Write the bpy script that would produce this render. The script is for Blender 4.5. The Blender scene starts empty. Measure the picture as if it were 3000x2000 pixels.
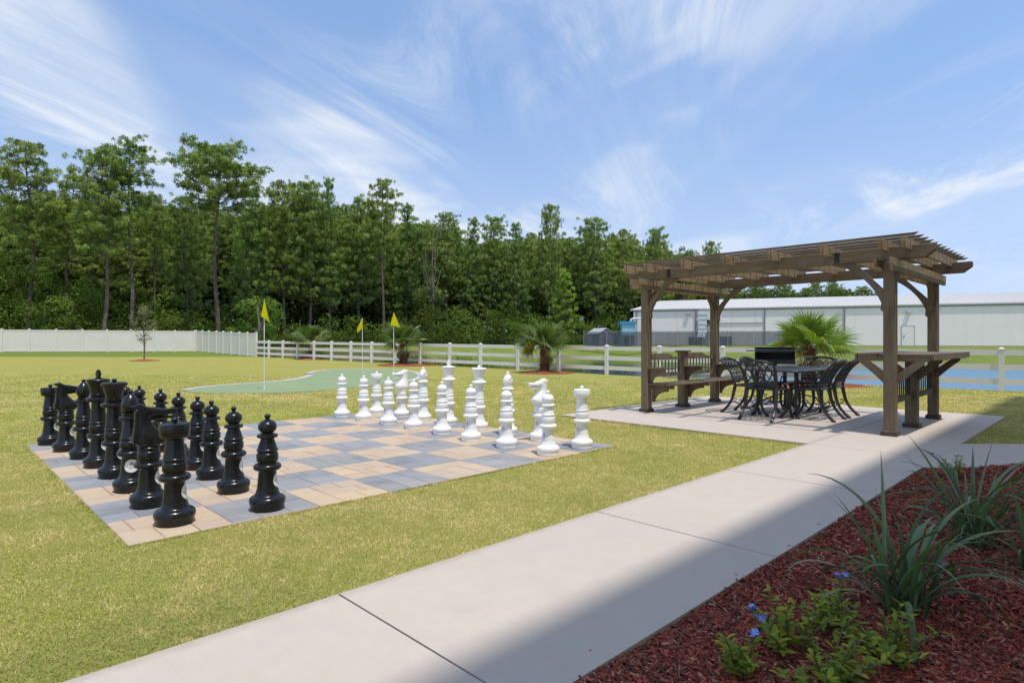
import bpy, bmesh, math, random
import numpy as np
from mathutils import Vector, Matrix

R = math.radians
rng = random.Random(7)
nr = np.random.default_rng(11)
sc = bpy.context.scene
COL = sc.collection

# ------------------------------------------------------------------ camera
YAW = 44.437                     # the site grid is turned against the view
CA, SA = math.cos(R(YAW)), math.sin(R(YAW))
CAM_H = 1.45
cam_d = bpy.data.cameras.new('camera'); cam = bpy.data.objects.new('camera', cam_d); COL.objects.link(cam)
cam_d.sensor_width = 36; cam_d.lens = 36 * 1769.1 / 3000; cam_d.shift_y = -1.36 / 3000
cam_d.clip_start = .05; cam_d.clip_end = 6000
cam.location = (0, 0, CAM_H); cam.rotation_euler = (R(90), 0, R(-YAW))
sc.camera = cam

# ------------------------------------------------------------------ sky, sun, exposure
SUN_EL = 71.0
sun_h = Vector((-.19, -.98, 0)).normalized()
to_sun = Vector((sun_h.x * math.cos(R(SUN_EL)), sun_h.y * math.cos(R(SUN_EL)), math.sin(R(SUN_EL))))
w = bpy.data.worlds.new('World'); sc.world = w; w.use_nodes = True
nt = w.node_tree; nt.nodes.clear()
def wn(t, **k):
    n = nt.nodes.new(t)
    for a_, b_ in k.items(): setattr(n, a_, b_)
    return n
def wl(a_, b_): nt.links.new(a_, b_)
def wmath(op, a_, b_=None, c_=None, clamp=False):
    n = wn('ShaderNodeMath', operation=op, use_clamp=clamp)
    for i, x in enumerate((a_, b_, c_)):
        if x is None: continue
        if isinstance(x, (int, float)): n.inputs[i].default_value = x
        else: wl(x, n.inputs[i])
    return n.outputs[0]
sky = wn('ShaderNodeTexSky', sky_type='NISHITA', sun_disc=False, sun_elevation=R(SUN_EL),
         sun_rotation=math.atan2(sun_h.x, sun_h.y), altitude=0, air_density=1.0, dust_density=.35, ozone_density=1.6)
tc = wn('ShaderNodeTexCoord')
sep = wn('ShaderNodeSeparateXYZ'); wl(tc.outputs['Generated'], sep.inputs[0])
lift = wn('ShaderNodeCombineXYZ'); wl(sep.outputs[0], lift.inputs[0]); wl(sep.outputs[1], lift.inputs[1])   # clear dry air: little whitening towards the horizon
wl(wmath('ADD', wmath('MULTIPLY', wmath('MAXIMUM', sep.outputs[2], 0), .62), .36), lift.inputs[2])
nv = wn('ShaderNodeVectorMath', operation='NORMALIZE'); wl(lift.outputs[0], nv.inputs[0]); wl(nv.outputs[0], sky.inputs['Vector'])
zc = wmath('MAXIMUM', wmath('ADD', sep.outputs[2], .06), .03)
pu = wmath('DIVIDE', sep.outputs[0], zc); pv = wmath('DIVIDE', sep.outputs[1], zc)
comb = wn('ShaderNodeCombineXYZ'); wl(pu, comb.inputs[0]); wl(pv, comb.inputs[1])
def cloud_layer(ang, along, across, scale, detail, dist, lo, hi, seed, rough=.6):
    mp = wn('ShaderNodeMapping', vector_type='POINT'); wl(comb.outputs[0], mp.inputs[0])
    mp.inputs['Rotation'].default_value = (0, 0, ang)
    mp.inputs['Location'].default_value = (seed, seed * 1.7, 0)
    mp2 = wn('ShaderNodeMapping'); wl(mp.outputs[0], mp2.inputs[0]); mp2.inputs['Scale'].default_value = (along, across, 1)
    nz = wn('ShaderNodeTexNoise', noise_dimensions='2D'); wl(mp2.outputs[0], nz.inputs['Vector'])
    nz.inputs['Scale'].default_value = scale; nz.inputs['Detail'].default_value = detail
    nz.inputs['Roughness'].default_value = rough; nz.inputs['Distortion'].default_value = dist
    mr = wn('ShaderNodeMapRange', interpolation_type='SMOOTHSTEP'); wl(nz.outputs['Fac'], mr.inputs[0])
    mr.inputs[1].default_value = lo; mr.inputs[2].default_value = hi
    return mr.outputs[0]
WIND = -R(90 - YAW - 4.8)          # cirrus bands run away from the viewer, a little to the right
c1 = cloud_layer(WIND, .26, .80, .85, 9, .7, .40, .68, 44.4, .58)
c2 = cloud_layer(WIND + .25, .22, .85, 1.6, 10, 1.0, .44, .74, 9.7, .66)
c3 = cloud_layer(WIND - .3, .6, .9, .8, 3, .6, .34, .56, 17.2)
cl = wmath('MULTIPLY', wmath('ADD', wmath('MULTIPLY', c1, .60), wmath('MULTIPLY', c2, .62)), wmath('ADD', wmath('MULTIPLY', c3, .85), .15))
hz = wn('ShaderNodeMapRange'); wl(sep.outputs[2], hz.inputs[0]); hz.inputs[1].default_value = .0; hz.inputs[2].default_value = .20
cl = wmath('MULTIPLY', cl, hz.outputs[0])
veil = wn('ShaderNodeMapRange', interpolation_type='SMOOTHSTEP'); wl(sep.outputs[2], veil.inputs[0])
veil.inputs[1].default_value = 0; veil.inputs[2].default_value = .42; veil.inputs[3].default_value = .42; veil.inputs[4].default_value = .04
fac = wmath('ADD', wmath('MULTIPLY', cl, .78), veil.outputs[0], None, True)
tint = wn('ShaderNodeMix', data_type='RGBA', blend_type='MULTIPLY'); tint.inputs['Factor'].default_value = 1
wl(sky.outputs[0], tint.inputs['A']); tint.inputs['B'].default_value = (1.14, 1.20, 1.22, 1)
mixc = wn('ShaderNodeMix', data_type='RGBA'); wl(fac, mixc.inputs['Factor']); wl(tint.outputs['Result'], mixc.inputs['A'])
mixc.inputs['B'].default_value = (4.4, 4.65, 4.95, 1)
bg = wn('ShaderNodeBackground'); bg.inputs['Strength'].default_value = .15; wl(mixc.outputs['Result'], bg.inputs['Color'])
wo = wn('ShaderNodeOutputWorld'); wl(bg.outputs[0], wo.inputs[0])

sun_d = bpy.data.lights.new('sun', 'SUN'); sun = bpy.data.objects.new('sun', sun_d); COL.objects.link(sun)
sun_d.energy = 2.55; sun_d.angle = R(.75); sun_d.color = (1, .97, .92)
sun.rotation_euler = (-to_sun).to_track_quat('-Z', 'Y').to_euler(); sun.location = (0, 0, 60)
sc.view_settings.view_transform = 'Standard'; sc.view_settings.look = 'None'
sc.view_settings.exposure = 0.42; sc.view_settings.gamma = 1; sc.view_settings.use_curve_mapping = False
sc.cycles.max_bounces = 6; sc.cycles.diffuse_bounces = 3; sc.cycles.transparent_max_bounces = 12

# ------------------------------------------------------------------ helpers
def tag(o, label=None, cat=None, group=None, kind=None):
    if label: o['label'] = label
    if cat: o['category'] = cat
    if group: o['group'] = group
    if kind: o['kind'] = kind
    return o
def empty(name, loc=(0, 0, 0), rz=0, label=None, cat=None, group=None, parent=None, kind=None):
    o = bpy.data.objects.new(name, None); COL.objects.link(o); o.empty_display_size = .2
    o.location = loc; o.rotation_euler = (0, 0, rz); o.parent = parent
    return tag(o, label, cat, group, kind)
def add(name, me, parent=None, loc=None, rot=None, scale=None):
    o = bpy.data.objects.new(name, me); COL.objects.link(o); o.parent = parent
    if loc is not None: o.location = loc
    if rot is not None: o.rotation_euler = rot
    if scale is not None: o.scale = scale
    return o
def copy_tree(o, parent=None):
    c = o.copy(); COL.objects.link(c); c.parent = parent
    for ch in list(o.children): copy_tree(ch, c)
    return c
def site(X, Y):                  # metres right of / ahead of the viewer -> site grid
    return X * CA + Y * SA, -X * SA + Y * CA
def smooth(me, ang=40):
    for p in me.polygons: p.use_smooth = True
    me.set_sharp_from_angle(angle=R(ang))

class MB:
    def __init__(s): s.v = []; s.f = []; s.m = []; s.cur = 0
    def face(s, idx): s.f.append(idx); s.m.append(s.cur)
    def box(s, x0, x1, y0, y1, z0, z1):
        return s.obox(Matrix.Translation(((x0 + x1) / 2, (y0 + y1) / 2, (z0 + z1) / 2)), (abs(x1 - x0), abs(y1 - y0), abs(z1 - z0)))
    def obox(s, M_, size):
        b = len(s.v); hx, hy, hz_ = (q / 2 for q in size)
        for x, y, z in ((-1,-1,-1),(1,-1,-1),(1,1,-1),(-1,1,-1),(-1,-1,1),(1,-1,1),(1,1,1),(-1,1,1)):
            s.v.append(tuple(M_ @ Vector((x * hx, y * hy, z * hz_))))
        for q in ((3,2,1,0),(4,5,6,7),(0,1,5,4),(1,2,6,5),(2,3,7,6),(3,0,4,7)): s.face(tuple(b + i for i in q))
        return s
    def bar(s, p, q, wd, ht, up=(0, 0, 1)):
        p, q = Vector(p), Vector(q); d = q - p; L = d.length; x = d.normalized(); u = Vector(up)
        y = u.cross(x); y = y.normalized() if y.length > 1e-6 else Vector((0, 1, 0)); z = x.cross(y)
        M_ = Matrix((x, y, z)).transposed().to_4x4(); M_.translation = (p + q) / 2
        return s.obox(M_, (L, wd, ht))
    def prism(s, poly, a, b, axis='z'):
        n = len(poly); o = len(s.v)
        def mk(p, h): return {'z': (p[0], p[1], h), 'y': (p[0], h, p[1]), 'x': (h, p[0], p[1])}[axis]
        for p in poly: s.v.append(mk(p, a))
        for p in poly: s.v.append(mk(p, b))
        s.face(tuple(o + i for i in range(n - 1, -1, -1))); s.face(tuple(o + n + i for i in range(n)))
        for i in range(n):
            j = (i + 1) % n; s.face((o + i, o + j, o + n + j, o + n + i))
        return s
    def tube(s, pts, rad, sides=6, cap=True, flat=1.0):
        pts = [Vector(p) for p in pts]; n = len(pts); o = len(s.v); ref = None
        if isinstance(rad, (int, float)): rad = [rad] * n
        for i, p in enumerate(pts):
            t = (pts[min(i + 1, n - 1)] - pts[max(i - 1, 0)])
            t = t.normalized() if t.length > 1e-9 else Vector((0, 0, 1))
            if ref is None: ref = Vector((0, 0, 1)) if abs(t.z) < .9 else Vector((1, 0, 0))
            x = ref - t * ref.dot(t)
            x = x.normalized() if x.length > 1e-6 else t.orthogonal().normalized()
            ref = x; y = t.cross(x)
            for k in range(sides):
                an = 2 * math.pi * (k + .5) / sides
                s.v.append(tuple(p + x * (math.cos(an) * rad[i] * flat) + y * (math.sin(an) * rad[i])))
        for i in range(n - 1):
            for k in range(sides):
                k2 = (k + 1) % sides
                s.face((o + i*sides + k, o + i*sides + k2, o + (i+1)*sides + k2, o + (i+1)*sides + k))
        if cap:
            s.face(tuple(o + k for k in range(sides - 1, -1, -1))); s.face(tuple(o + (n-1)*sides + k for k in range(sides)))
        return s
    def lathe(s, prof, seg=32, c=(0, 0), rmod=None, caps=True):
        o = len(s.v); n = len(prof)
        for i, (z, r) in enumerate(prof):
            for k in range(seg):
                a_ = 2 * math.pi * k / seg; rr = r * (rmod(i, a_) if rmod else 1)
                s.v.append((c[0] + rr * math.cos(a_), c[1] + rr * math.sin(a_), z))
        for i in range(n - 1):
            for k in range(seg):
                k2 = (k + 1) % seg; s.face((o + i*seg + k, o + i*seg + k2, o + (i+1)*seg + k2, o + (i+1)*seg + k))
        if caps:
            s.face(tuple(o + k for k in range(seg - 1, -1, -1))); s.face(tuple(o + (n-1)*seg + k for k in range(seg)))
        return s
    def loft(s, rings):
        o = len(s.v); n = len(rings[0])
        for r in rings: s.v.extend(tuple(p) for p in r)
        for i in range(len(rings) - 1):
            for k in range(n):
                k2 = (k + 1) % n; s.face((o + i*n + k, o + i*n + k2, o + (i+1)*n + k2, o + (i+1)*n + k))
        s.face(tuple(o + k for k in range(n - 1, -1, -1))); s.face(tuple(o + (len(rings)-1)*n + k for k in range(n)))
        return s
    def ball(s, c, r, seg=14, rings=8, sz=1.0):
        prof = [(c[2] - r * sz * math.cos(math.pi * i / rings), max(.0005, r * math.sin(math.pi * i / rings))) for i in range(rings + 1)]
        return s.lathe(prof, seg, (c[0], c[1]))
    def mesh(s, name, mats, sm=None):
        me = bpy.data.meshes.new(name); me.from_pydata(s.v, [], s.f)
        for m_ in (mats if isinstance(mats, (list, tuple)) else [mats]): me.materials.append(m_)
        if any(s.m): me.polygons.foreach_set('material_index', s.m)
        bm = bmesh.new(); bm.from_mesh(me); bmesh.ops.recalc_face_normals(bm, faces=bm.faces); bm.to_mesh(me); bm.free()
        if sm: smooth(me, sm)
        me.update(); return me
    def build(s, name, mats, parent=None, sm=None, loc=None, rot=None):
        return add(name, s.mesh(name, mats, sm), parent, loc, rot)

def npmesh(name, V, F, mats, col=None, midx=None):
    """V (n,3); F (m,k) with k 3 or 4; col (n,3) -> colour attribute 'tone'"""
    V = np.ascontiguousarray(V, dtype=np.float32); F = np.ascontiguousarray(F, dtype=np.int32)
    me = bpy.data.meshes.new(name); k = F.shape[1]
    me.vertices.add(len(V)); me.vertices.foreach_set('co', V.ravel())
    me.loops.add(F.size); me.loops.foreach_set('vertex_index', F.ravel())
    me.polygons.add(len(F)); me.polygons.foreach_set('loop_start', np.arange(0, F.size, k, dtype=np.int32))
    me.polygons.foreach_set('loop_total', np.full(len(F), k, dtype=np.int32))
    for m_ in (mats if isinstance(mats, (list, tuple)) else [mats]): me.materials.append(m_)
    if midx is not None: me.polygons.foreach_set('material_index', np.ascontiguousarray(midx, dtype=np.int32))
    me.update(calc_edges=True)
    if col is not None:
        at_ = me.color_attributes.new('tone', 'FLOAT_COLOR', 'POINT')
        at_.data.foreach_set('color', np.concatenate([col, np.ones((len(col), 1))], 1).astype(np.float32).ravel())
    return me

# ------------------------------------------------------------------ materials
class NB:
    def __init__(s, name):
        s.mat = bpy.data.materials.new(name); s.mat.use_nodes = True; s.t = s.mat.node_tree; s.t.nodes.clear()
        s.out = s.n('ShaderNodeOutputMaterial'); s.p = s.n('ShaderNodeBsdfPrincipled'); s.l(s.p.outputs[0], s.out.inputs[0])
    def n(s, t, **k):
        q = s.t.nodes.new(t)
        for a_, b_ in k.items(): setattr(q, a_, b_)
        return q
    def l(s, a_, b_): s.t.links.new(a_, b_)
    def vec(s, kind='Object', scale=(1, 1, 1), rand=False):
        if kind == 'World': src = s.n('ShaderNodeNewGeometry').outputs['Position']
        else: src = s.n('ShaderNodeTexCoord').outputs[kind]
        mp = s.n('ShaderNodeMapping'); s.l(src, mp.inputs[0]); mp.inputs['Scale'].default_value = scale
        if rand:
            oi = s.n('ShaderNodeObjectInfo'); m_ = s.n('ShaderNodeVectorMath', operation='SCALE')
            m_.inputs[0].default_value = (17, 31, 23); s.l(oi.outputs['Random'], m_.inputs['Scale']); s.l(m_.outputs[0], mp.inputs['Location'])
        return mp.outputs[0]
    def noise(s, vec, scale, detail=4, rough=.55, dist=0):
        q = s.n('ShaderNodeTexNoise'); s.l(vec, q.inputs['Vector']); q.inputs['Scale'].default_value = scale
        q.inputs['Detail'].default_value = detail; q.inputs['Roughness'].default_value = rough; q.inputs['Distortion'].default_value = dist
        return q.outputs['Fac']
    def ramp(s, f_, lo, hi, a_=0, b_=1):
        q = s.n('ShaderNodeMapRange'); s.l(f_, q.inputs[0])
        for i, x in enumerate((lo, hi, a_, b_)): q.inputs[i + 1].default_value = x
        return q.outputs[0]
    def mix(s, f_, a_, b_, mode='MIX'):
        q = s.n('ShaderNodeMix', data_type='RGBA', blend_type=mode)
        for sock, x in (('Factor', f_), ('A', a_), ('B', b_)):
            if isinstance(x, (int, float)): q.inputs[sock].default_value = x
            elif isinstance(x, (tuple, list)): q.inputs[sock].default_value = (*x[:3], 1)
            else: s.l(x, q.inputs[sock])
        return q.outputs['Result']
    def math(s, op, a_, b_):
        q = s.n('ShaderNodeMath', operation=op)
        for i, x in enumerate((a_, b_)):
            if isinstance(x, (int, float)): q.inputs[i].default_value = x
            else: s.l(x, q.inputs[i])
        return q.outputs[0]
    def bump(s, h, strength=.3, dist=.01):
        q = s.n('ShaderNodeBump'); q.inputs['Strength'].default_value = strength; q.inputs['Distance'].default_value = dist
        s.l(h, q.inputs['Height']); s.l(q.outputs[0], s.p.inputs['Normal'])
    def fin(s, col=None, rough=.6, spec=.5, metal=0):
        if col is not None:
            if isinstance(col, (tuple, list)): s.p.inputs['Base Color'].default_value = (*col[:3], 1)
            else: s.l(col, s.p.inputs['Base Color'])
        if isinstance(rough, (int, float)): s.p.inputs['Roughness'].default_value = rough
        else: s.l(rough, s.p.inputs['Roughness'])
        s.p.inputs['Specular IOR Level'].default_value = spec; s.p.inputs['Metallic'].default_value = metal
        return s.mat
    def translucent(s, col, amount):
        tr = s.n('ShaderNodeBsdfTranslucent'); ms = s.n('ShaderNodeMixShader'); ms.inputs[0].default_value = amount
        if isinstance(col, (tuple, list)): tr.inputs[0].default_value = (*col[:3], 1)
        else: s.l(col, tr.inputs[0])
        s.l(s.p.outputs[0], ms.inputs[1]); s.l(tr.outputs[0], ms.inputs[2]); s.l(ms.outputs[0], s.out.inputs[0])

def simple(name, a_, b_=None, scale=6, rough=.6, spec=.5, metal=0, bump=0, bscale=60, bdist=.004, kind='Object', detail=4, lo=.35, hi=.65, rv=0):
    m_ = NB(name); v = m_.vec(kind)
    c = m_.mix(m_.ramp(m_.noise(v, scale, detail), lo, hi), a_, b_ or tuple(x * .88 for x in a_))
    if bump: m_.bump(m_.noise(v, bscale, 3), bump, bdist)
    r_ = m_.ramp(m_.noise(v, scale * 2.3, 3), .3, .7, rough - rv, rough + rv) if rv else rough
    return m_.fin(c, r_, spec, metal)

def wood(name, stretch, gain=(1, 1, 1)):
    m_ = NB(name); oi = m_.n('ShaderNodeObjectInfo')
    v = m_.vec('Object', stretch, True); vb = m_.vec('Object', (1, 1, 1), True)
    g1 = m_.noise(v, 26, 6, .62, .6); g2 = m_.noise(v, 7, 3, .5, 1.2); blot = m_.noise(vb, 2.2, 3)
    c = m_.mix(m_.ramp(g1, .3, .7), (.112, .077, .045), (.228, .162, .094))
    c = m_.mix(m_.ramp(g2, .45, .72, 0, .55), c, (.070, .050, .034))
    c = m_.mix(m_.ramp(blot, .45, .75, 0, .55), c, (.205, .170, .125))
    c = m_.mix(m_.ramp(oi.outputs['Random'], 0, 1, 0, .30), c, (.23, .175, .115))
    m_.bump(g1, .35, .004)
    return m_.fin(m_.mix(1.0, c, gain, 'MULTIPLY'), .72, .3)
WX, WY, WZ = wood('wood_x', (.09, 1, 1)), wood('wood_y', (1, .09, 1)), wood('wood_z', (1, 1, .09))
WXL = wood('pale_wood_x', (.09, 1, 1), (1.55, 1.50, 1.32))  # yellower wood; sunlight on rafters and cross beams is mixed into the tone

def concrete(name, a_, b_):
    m_ = NB(name); v = m_.vec('World')
    big = m_.noise(v, .55, 4); fine = m_.noise(v, 70, 4, .7); mid = m_.noise(v, 5.5, 5, .65); spot = m_.noise(v, 2.3, 6, .7, .8)
    c = m_.mix(m_.ramp(big, .3, .7), a_, b_)
    c = m_.mix(m_.ramp(mid, .35, .7, 0, .5), c, tuple(x * .86 for x in a_))
    c = m_.mix(m_.ramp(fine, .35, .8, 0, .22), c, tuple(x * .78 for x in b_))
    c = m_.mix(m_.ramp(spot, .60, .78, 0, .32), c, (.42, .36, .30))
    broom = m_.noise(m_.vec('World', (1, .03, 1)), 130, 2, .6); c = m_.mix(m_.ramp(broom, .35, .65, 0, .16), c, tuple(x * .74 for x in a_))
    sp = m_.n('ShaderNodeSeparateXYZ'); m_.l(v, sp.inputs[0]); edge = m_.ramp(m_.math('ADD', sp.outputs[1], m_.math('MULTIPLY', m_.noise(v, 9, 4, .7), .10)), 3.08, 3.17)
    c = m_.mix(m_.math('MULTIPLY', edge, m_.ramp(sp.outputs[1], 3.13, 3.14, .45, 0)), c, (.26, .21, .14))      # soil washed onto the edge
    m_.bump(m_.math('ADD', fine, m_.math('MULTIPLY', broom, .8)), .22, .002)
    return m_.fin(c, .82, .3)
CONC = concrete('broom_concrete', (.585, .490, .405), (.55, .463, .388))
CURB = concrete('curb_concrete', (.55, .52, .47), (.46, .43, .39))

def paver(name, a_, b_, c_):
    m_ = NB(name); oi = m_.n('ShaderNodeObjectInfo'); v = m_.vec('World'); v2 = m_.vec('World', (.35, 1, 1))
    fine = m_.noise(v, 160, 3, .7); mid = m_.noise(v2, 9, 4, .6, .6); dust = m_.noise(v, 1.1, 4, .6)
    at_ = m_.n('ShaderNodeAttribute', attribute_name='tone', attribute_type='OBJECT')
    ag = m_.n('ShaderNodeAttribute', attribute_name='tone')
    tn = m_.math('ADD', at_.outputs['Fac'], ag.outputs['Fac'])
    c = m_.mix(tn, a_, b_)
    c = m_.mix(m_.ramp(mid, .42, .72, 0, .6), c, c_)
    c = m_.mix(m_.ramp(fine, .35, .75, 0, .35), c, tuple(x * .62 for x in a_))
    c = m_.mix(m_.ramp(dust, .38, .70, 0, .50), c, (.47, .41, .35))
    m_.bump(fine, .3, .002)
    return m_.fin(c, .85, .25)
P_TAN = paver('tan_paver', (.595, .445, .275), (.48, .335, .245), (.62, .485, .34))
P_GRY = paver('grey_paver', (.205, .212, .228), (.30, .305, .318), (.33, .335, .345))

BLK = simple('black_plastic', (.007, .007, .0075), (.011, .011, .0115), 9, .25, .42, bump=.05, bscale=160, bdist=.001, rv=.06)
WHT = simple('white_plastic', (.90, .88, .85), (.86, .84, .81), 7, .38, .4, bump=.04, bscale=140, bdist=.001, rv=.05)
STK = simple('sticker_white', (.84, .82, .80), (.80, .78, .76), 12, .35, .4)
STK_SUN = simple('sticker_orange', (.50, .10, .03), (.42, .08, .02), 30, .4)
STK_INK = simple('sticker_ink', (.03, .035, .05), (.04, .045, .06), 30, .4)
STK_INK2 = simple('sticker_blue_ink', (.12, .16, .30), (.10, .14, .26), 30, .4)
IRON = simple('cast_aluminium_black', (.020, .018, .017), (.034, .031, .029), 20, .40, .5, bump=.25, bscale=90, bdist=.002, rv=.08)
TABLE_M = simple('table_grey_black', (.05, .053, .06), (.075, .078, .085), 25, .42, .5, bump=.25, bscale=90, bdist=.002)
STEEL_BLK = simple('grill_black', (.012, .012, .012), (.028, .024, .022), 12, .5, .4, bump=.2, bscale=120)
STEEL_GRY = simple('grill_grey', (.11, .11, .115), (.07, .07, .075), 14, .5, .5, metal=.3)
TRIM = simple('post_base_dark', (.10, .075, .055), (.06, .045, .035), 14, .7, .3)
BAL = simple('baluster_black', (.014, .013, .013), (.02, .02, .02), 14, .5, .4)
VINYL_W = simple('rail_vinyl', (.80, .76, .70), (.75, .71, .655), 1.7, .45, .4, kind='World')
VINYL_C = simple('privacy_vinyl', (.76, .70, .60), (.72, .665, .57), .9, .5, .4, kind='World')
FLAGY = NB('flag_yellow'); _c = FLAGY.mix(FLAGY.noise(FLAGY.vec('Object'), 8), (.72, .62, .01), (.66, .56, .008)); FLAGY.fin(_c, .7, .2); FLAGY.translucent(_c, .35); FLAGY = FLAGY.mat
POLE_W = simple('pole_white', (.78, .78, .76), (.70, .70, .68), 5, .4)

def tone_mat(name, rough=.6, spec=.25, tr=.3, trcol=(1.25, 1.3, .55), hue=None):
    m_ = NB(name); at_ = m_.n('ShaderNodeAttribute', attribute_name='tone')
    c = at_.outputs['Color']; m_.fin(c, rough, spec)
    if tr: m_.translucent(m_.mix(1.0, c, trcol, 'MULTIPLY'), tr)
    return m_.mat
GRASS_B = tone_mat('grass_blade', .6, .2, .30, (1.3, 1.25, .6))
NEEDLE = tone_mat('pine_needles', .7, .06, .32)
LEAFM = tone_mat('leaves', .65, .10, .40)
CHIP = tone_mat('mulch_chip', .8, .2, 0)
STRAP = tone_mat('strap_leaf', .42, .4, .22, (1.1, 1.3, .6))
PALM_L = tone_mat('palm_leaf', .42, .4, .28, (1.2, 1.25, .4))
REED = tone_mat('tall_grass', .7, .15, .25)

def bark(name, a_, b_):
    m_ = NB(name); v = m_.vec('Object', (1, 1, .35), True); q = m_.noise(v, 5, 5, .7, .5)
    m_.bump(q, .8, .05); return m_.fin(m_.mix(m_.ramp(q, .35, .65), a_, b_), .9, .1)
BARK = bark('pine_bark', (.085, .062, .048), (.20, .155, .125))
BARK2 = bark('dry_bark', (.16, .13, .105), (.25, .21, .17))
PALM_T = bark('palm_trunk', (.055, .026, .015), (.20, .10, .055))

# ------------------------------------------------------------------ terrain
FENCE_U = lambda V: 22.335 - .0942 * V
def lawn_z(V):
    V = np.asarray(V, float); t = np.clip((V - 44) / 13, 0, 1)
    return .0077 * np.maximum(0, V - 13) + .2 * t * t * (3 - 2 * t)
WATER_Z = -.35
POND = [(28.2, -60), (25.4, -30), (23.9, -10), (23.3, 0), (22.6, 8), (22.0, 15), (21.6, 22), (21.9, 28), (25, 34.5), (33, 40), (43, 43.5), (52, 43), (56.6, 39.5),
        (55.9, 36), (54, 28), (51.5, 18), (48.8, 6.2), (46, -6), (42, -25), (36, -60)]
PA = np.array(POND)
def pond_sd(U, V):               # signed distance, negative inside
    d = np.full(U.shape, 1e9); ins = np.zeros(U.shape, bool)
    for i in range(len(PA)):
        a_, b_ = PA[i], PA[(i + 1) % len(PA)]; e = b_ - a_
        t = np.clip(((U - a_[0]) * e[0] + (V - a_[1]) * e[1]) / (e @ e), 0, 1)
        d = np.minimum(d, np.hypot(U - a_[0] - t * e[0], V - a_[1] - t * e[1]))
        c = ((a_[1] > V) != (b_[1] > V)) & (U < (b_[0] - a_[0]) * (V - a_[1]) / (b_[1] - a_[1] + 1e-12) + a_[0]); ins ^= c
    return np.where(ins, -d, d)
def ground_z(U, V):
    U = np.asarray(U, float); V = np.asarray(V, float); U, V = np.broadcast_arrays(U, V)
    t = np.clip((U - FENCE_U(V) - 1) / 25, 0, 1); zt = lawn_z(V) * (1 - t) + .92 * t
    sd = pond_sd(U, V); sl = np.where(U < FENCE_U(V) + 4, .6, np.where(V > 32, .3, .16))
    z = np.where(sd > 0, np.minimum(zt, WATER_Z + .03 + sd * sl), WATER_Z - .02 - np.minimum(1.0, -sd * .4))
    return z
def gz(U, V): return float(ground_z(np.array([U]), np.array([V]))[0])

def axis(lo, hi, fine_lo, fine_hi, step):
    a_ = [lo + (fine_lo - lo) * (1 - (1 - i / 14) ** .45) if False else fine_lo - (fine_lo - lo) * (i / 14) ** 2.2 for i in range(14, 0, -1)]
    b_ = list(np.arange(fine_lo, fine_hi + 1e-6, step)); c_ = [fine_hi + (hi - fine_hi) * (i / 14) ** 2.2 for i in range(1, 15)]
    return np.array(a_ + b_ + c_)
au = axis(-1500, 2500, -6, 84, .75); av = axis(-1500, 2500, -12, 70, .75)
gu, gv = np.meshgrid(au, av, indexing='ij'); gzv = ground_z(gu, gv)
n0, n1 = gu.shape; ii = np.arange(n0 * n1).reshape(n0, n1)
quads = np.stack([ii[:-1, :-1], ii[1:, :-1], ii[1:, 1:], ii[:-1, 1:]], -1).reshape(-1, 4)

def lawn_material():
    m_ = NB('lawn'); v = m_.vec('World'); g = m_.n('ShaderNodeNewGeometry'); sp = m_.n('ShaderNodeSeparateXYZ'); m_.l(g.outputs['Position'], sp.inputs[0])
    U, V = sp.outputs[0], sp.outputs[1]
    fine = m_.noise(v, 55, 5, .75); mid = m_.noise(v, 6, 6, .7); big = m_.noise(v, .55, 4, .6); vb = m_.noise(v, 18, 4, .7)
    lawn = m_.mix(m_.ramp(mid, .32, .68), (.36, .345, .07), (.50, .43, .13))
    lawn = m_.mix(m_.ramp(big, .36, .66, 0, .7), lawn, (.37, .345, .065))
    lawn = m_.mix(m_.ramp(vb, .50, .70, 0, .50), lawn, (.52, .42, .18))
    lawn = m_.mix(m_.ramp(fine, .42, .62, .55, 0), lawn, (.20, .20, .045))
    green = m_.mix(m_.ramp(mid, .3, .7), (.15, .21, .03), (.235, .265, .045))
    green = m_.mix(m_.ramp(fine, .42, .62, .4, 0), green, (.06, .09, .015))
    # greener unmown strip along the privacy fence
    strip = m_.math('ADD', m_.math('MULTIPLY', U, .40), V)
    wob = m_.math('MULTIPLY', m_.noise(v, .35, 3), 1.6)
    c = m_.mix(m_.ramp(m_.math('ADD', strip, wob), 53.4, 54.2), lawn, green)
    # the bank beyond the rail fence: greener field, then leaf litter under the wood
    over = m_.math('ADD', U, m_.math('MULTIPLY', V, .0942))
    bank = m_.mix(m_.ramp(big, .35, .65), (.165, .225, .035), (.245, .265, .06))
    bank = m_.mix(m_.ramp(fine, .42, .62, .4, 0), bank, (.06, .085, .015))
    c = m_.mix(m_.ramp(over, 22.9, 23.3), c, bank)
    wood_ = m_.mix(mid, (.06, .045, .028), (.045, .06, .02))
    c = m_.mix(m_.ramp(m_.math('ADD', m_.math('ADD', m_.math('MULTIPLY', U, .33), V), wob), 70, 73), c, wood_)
    m_.bump(m_.math('ADD', m_.math('MULTIPLY', fine, .6), vb), .9, .035)
    return m_.fin(c, .9, .12)
LAWN = lawn_material()
me = npmesh('lawn', np.stack([gu, gv, gzv], -1).reshape(-1, 3), quads, LAWN)
me.polygons.foreach_set('use_smooth', np.ones(len(quads), bool))
tag(add('lawn', me), kind='structure')

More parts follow.
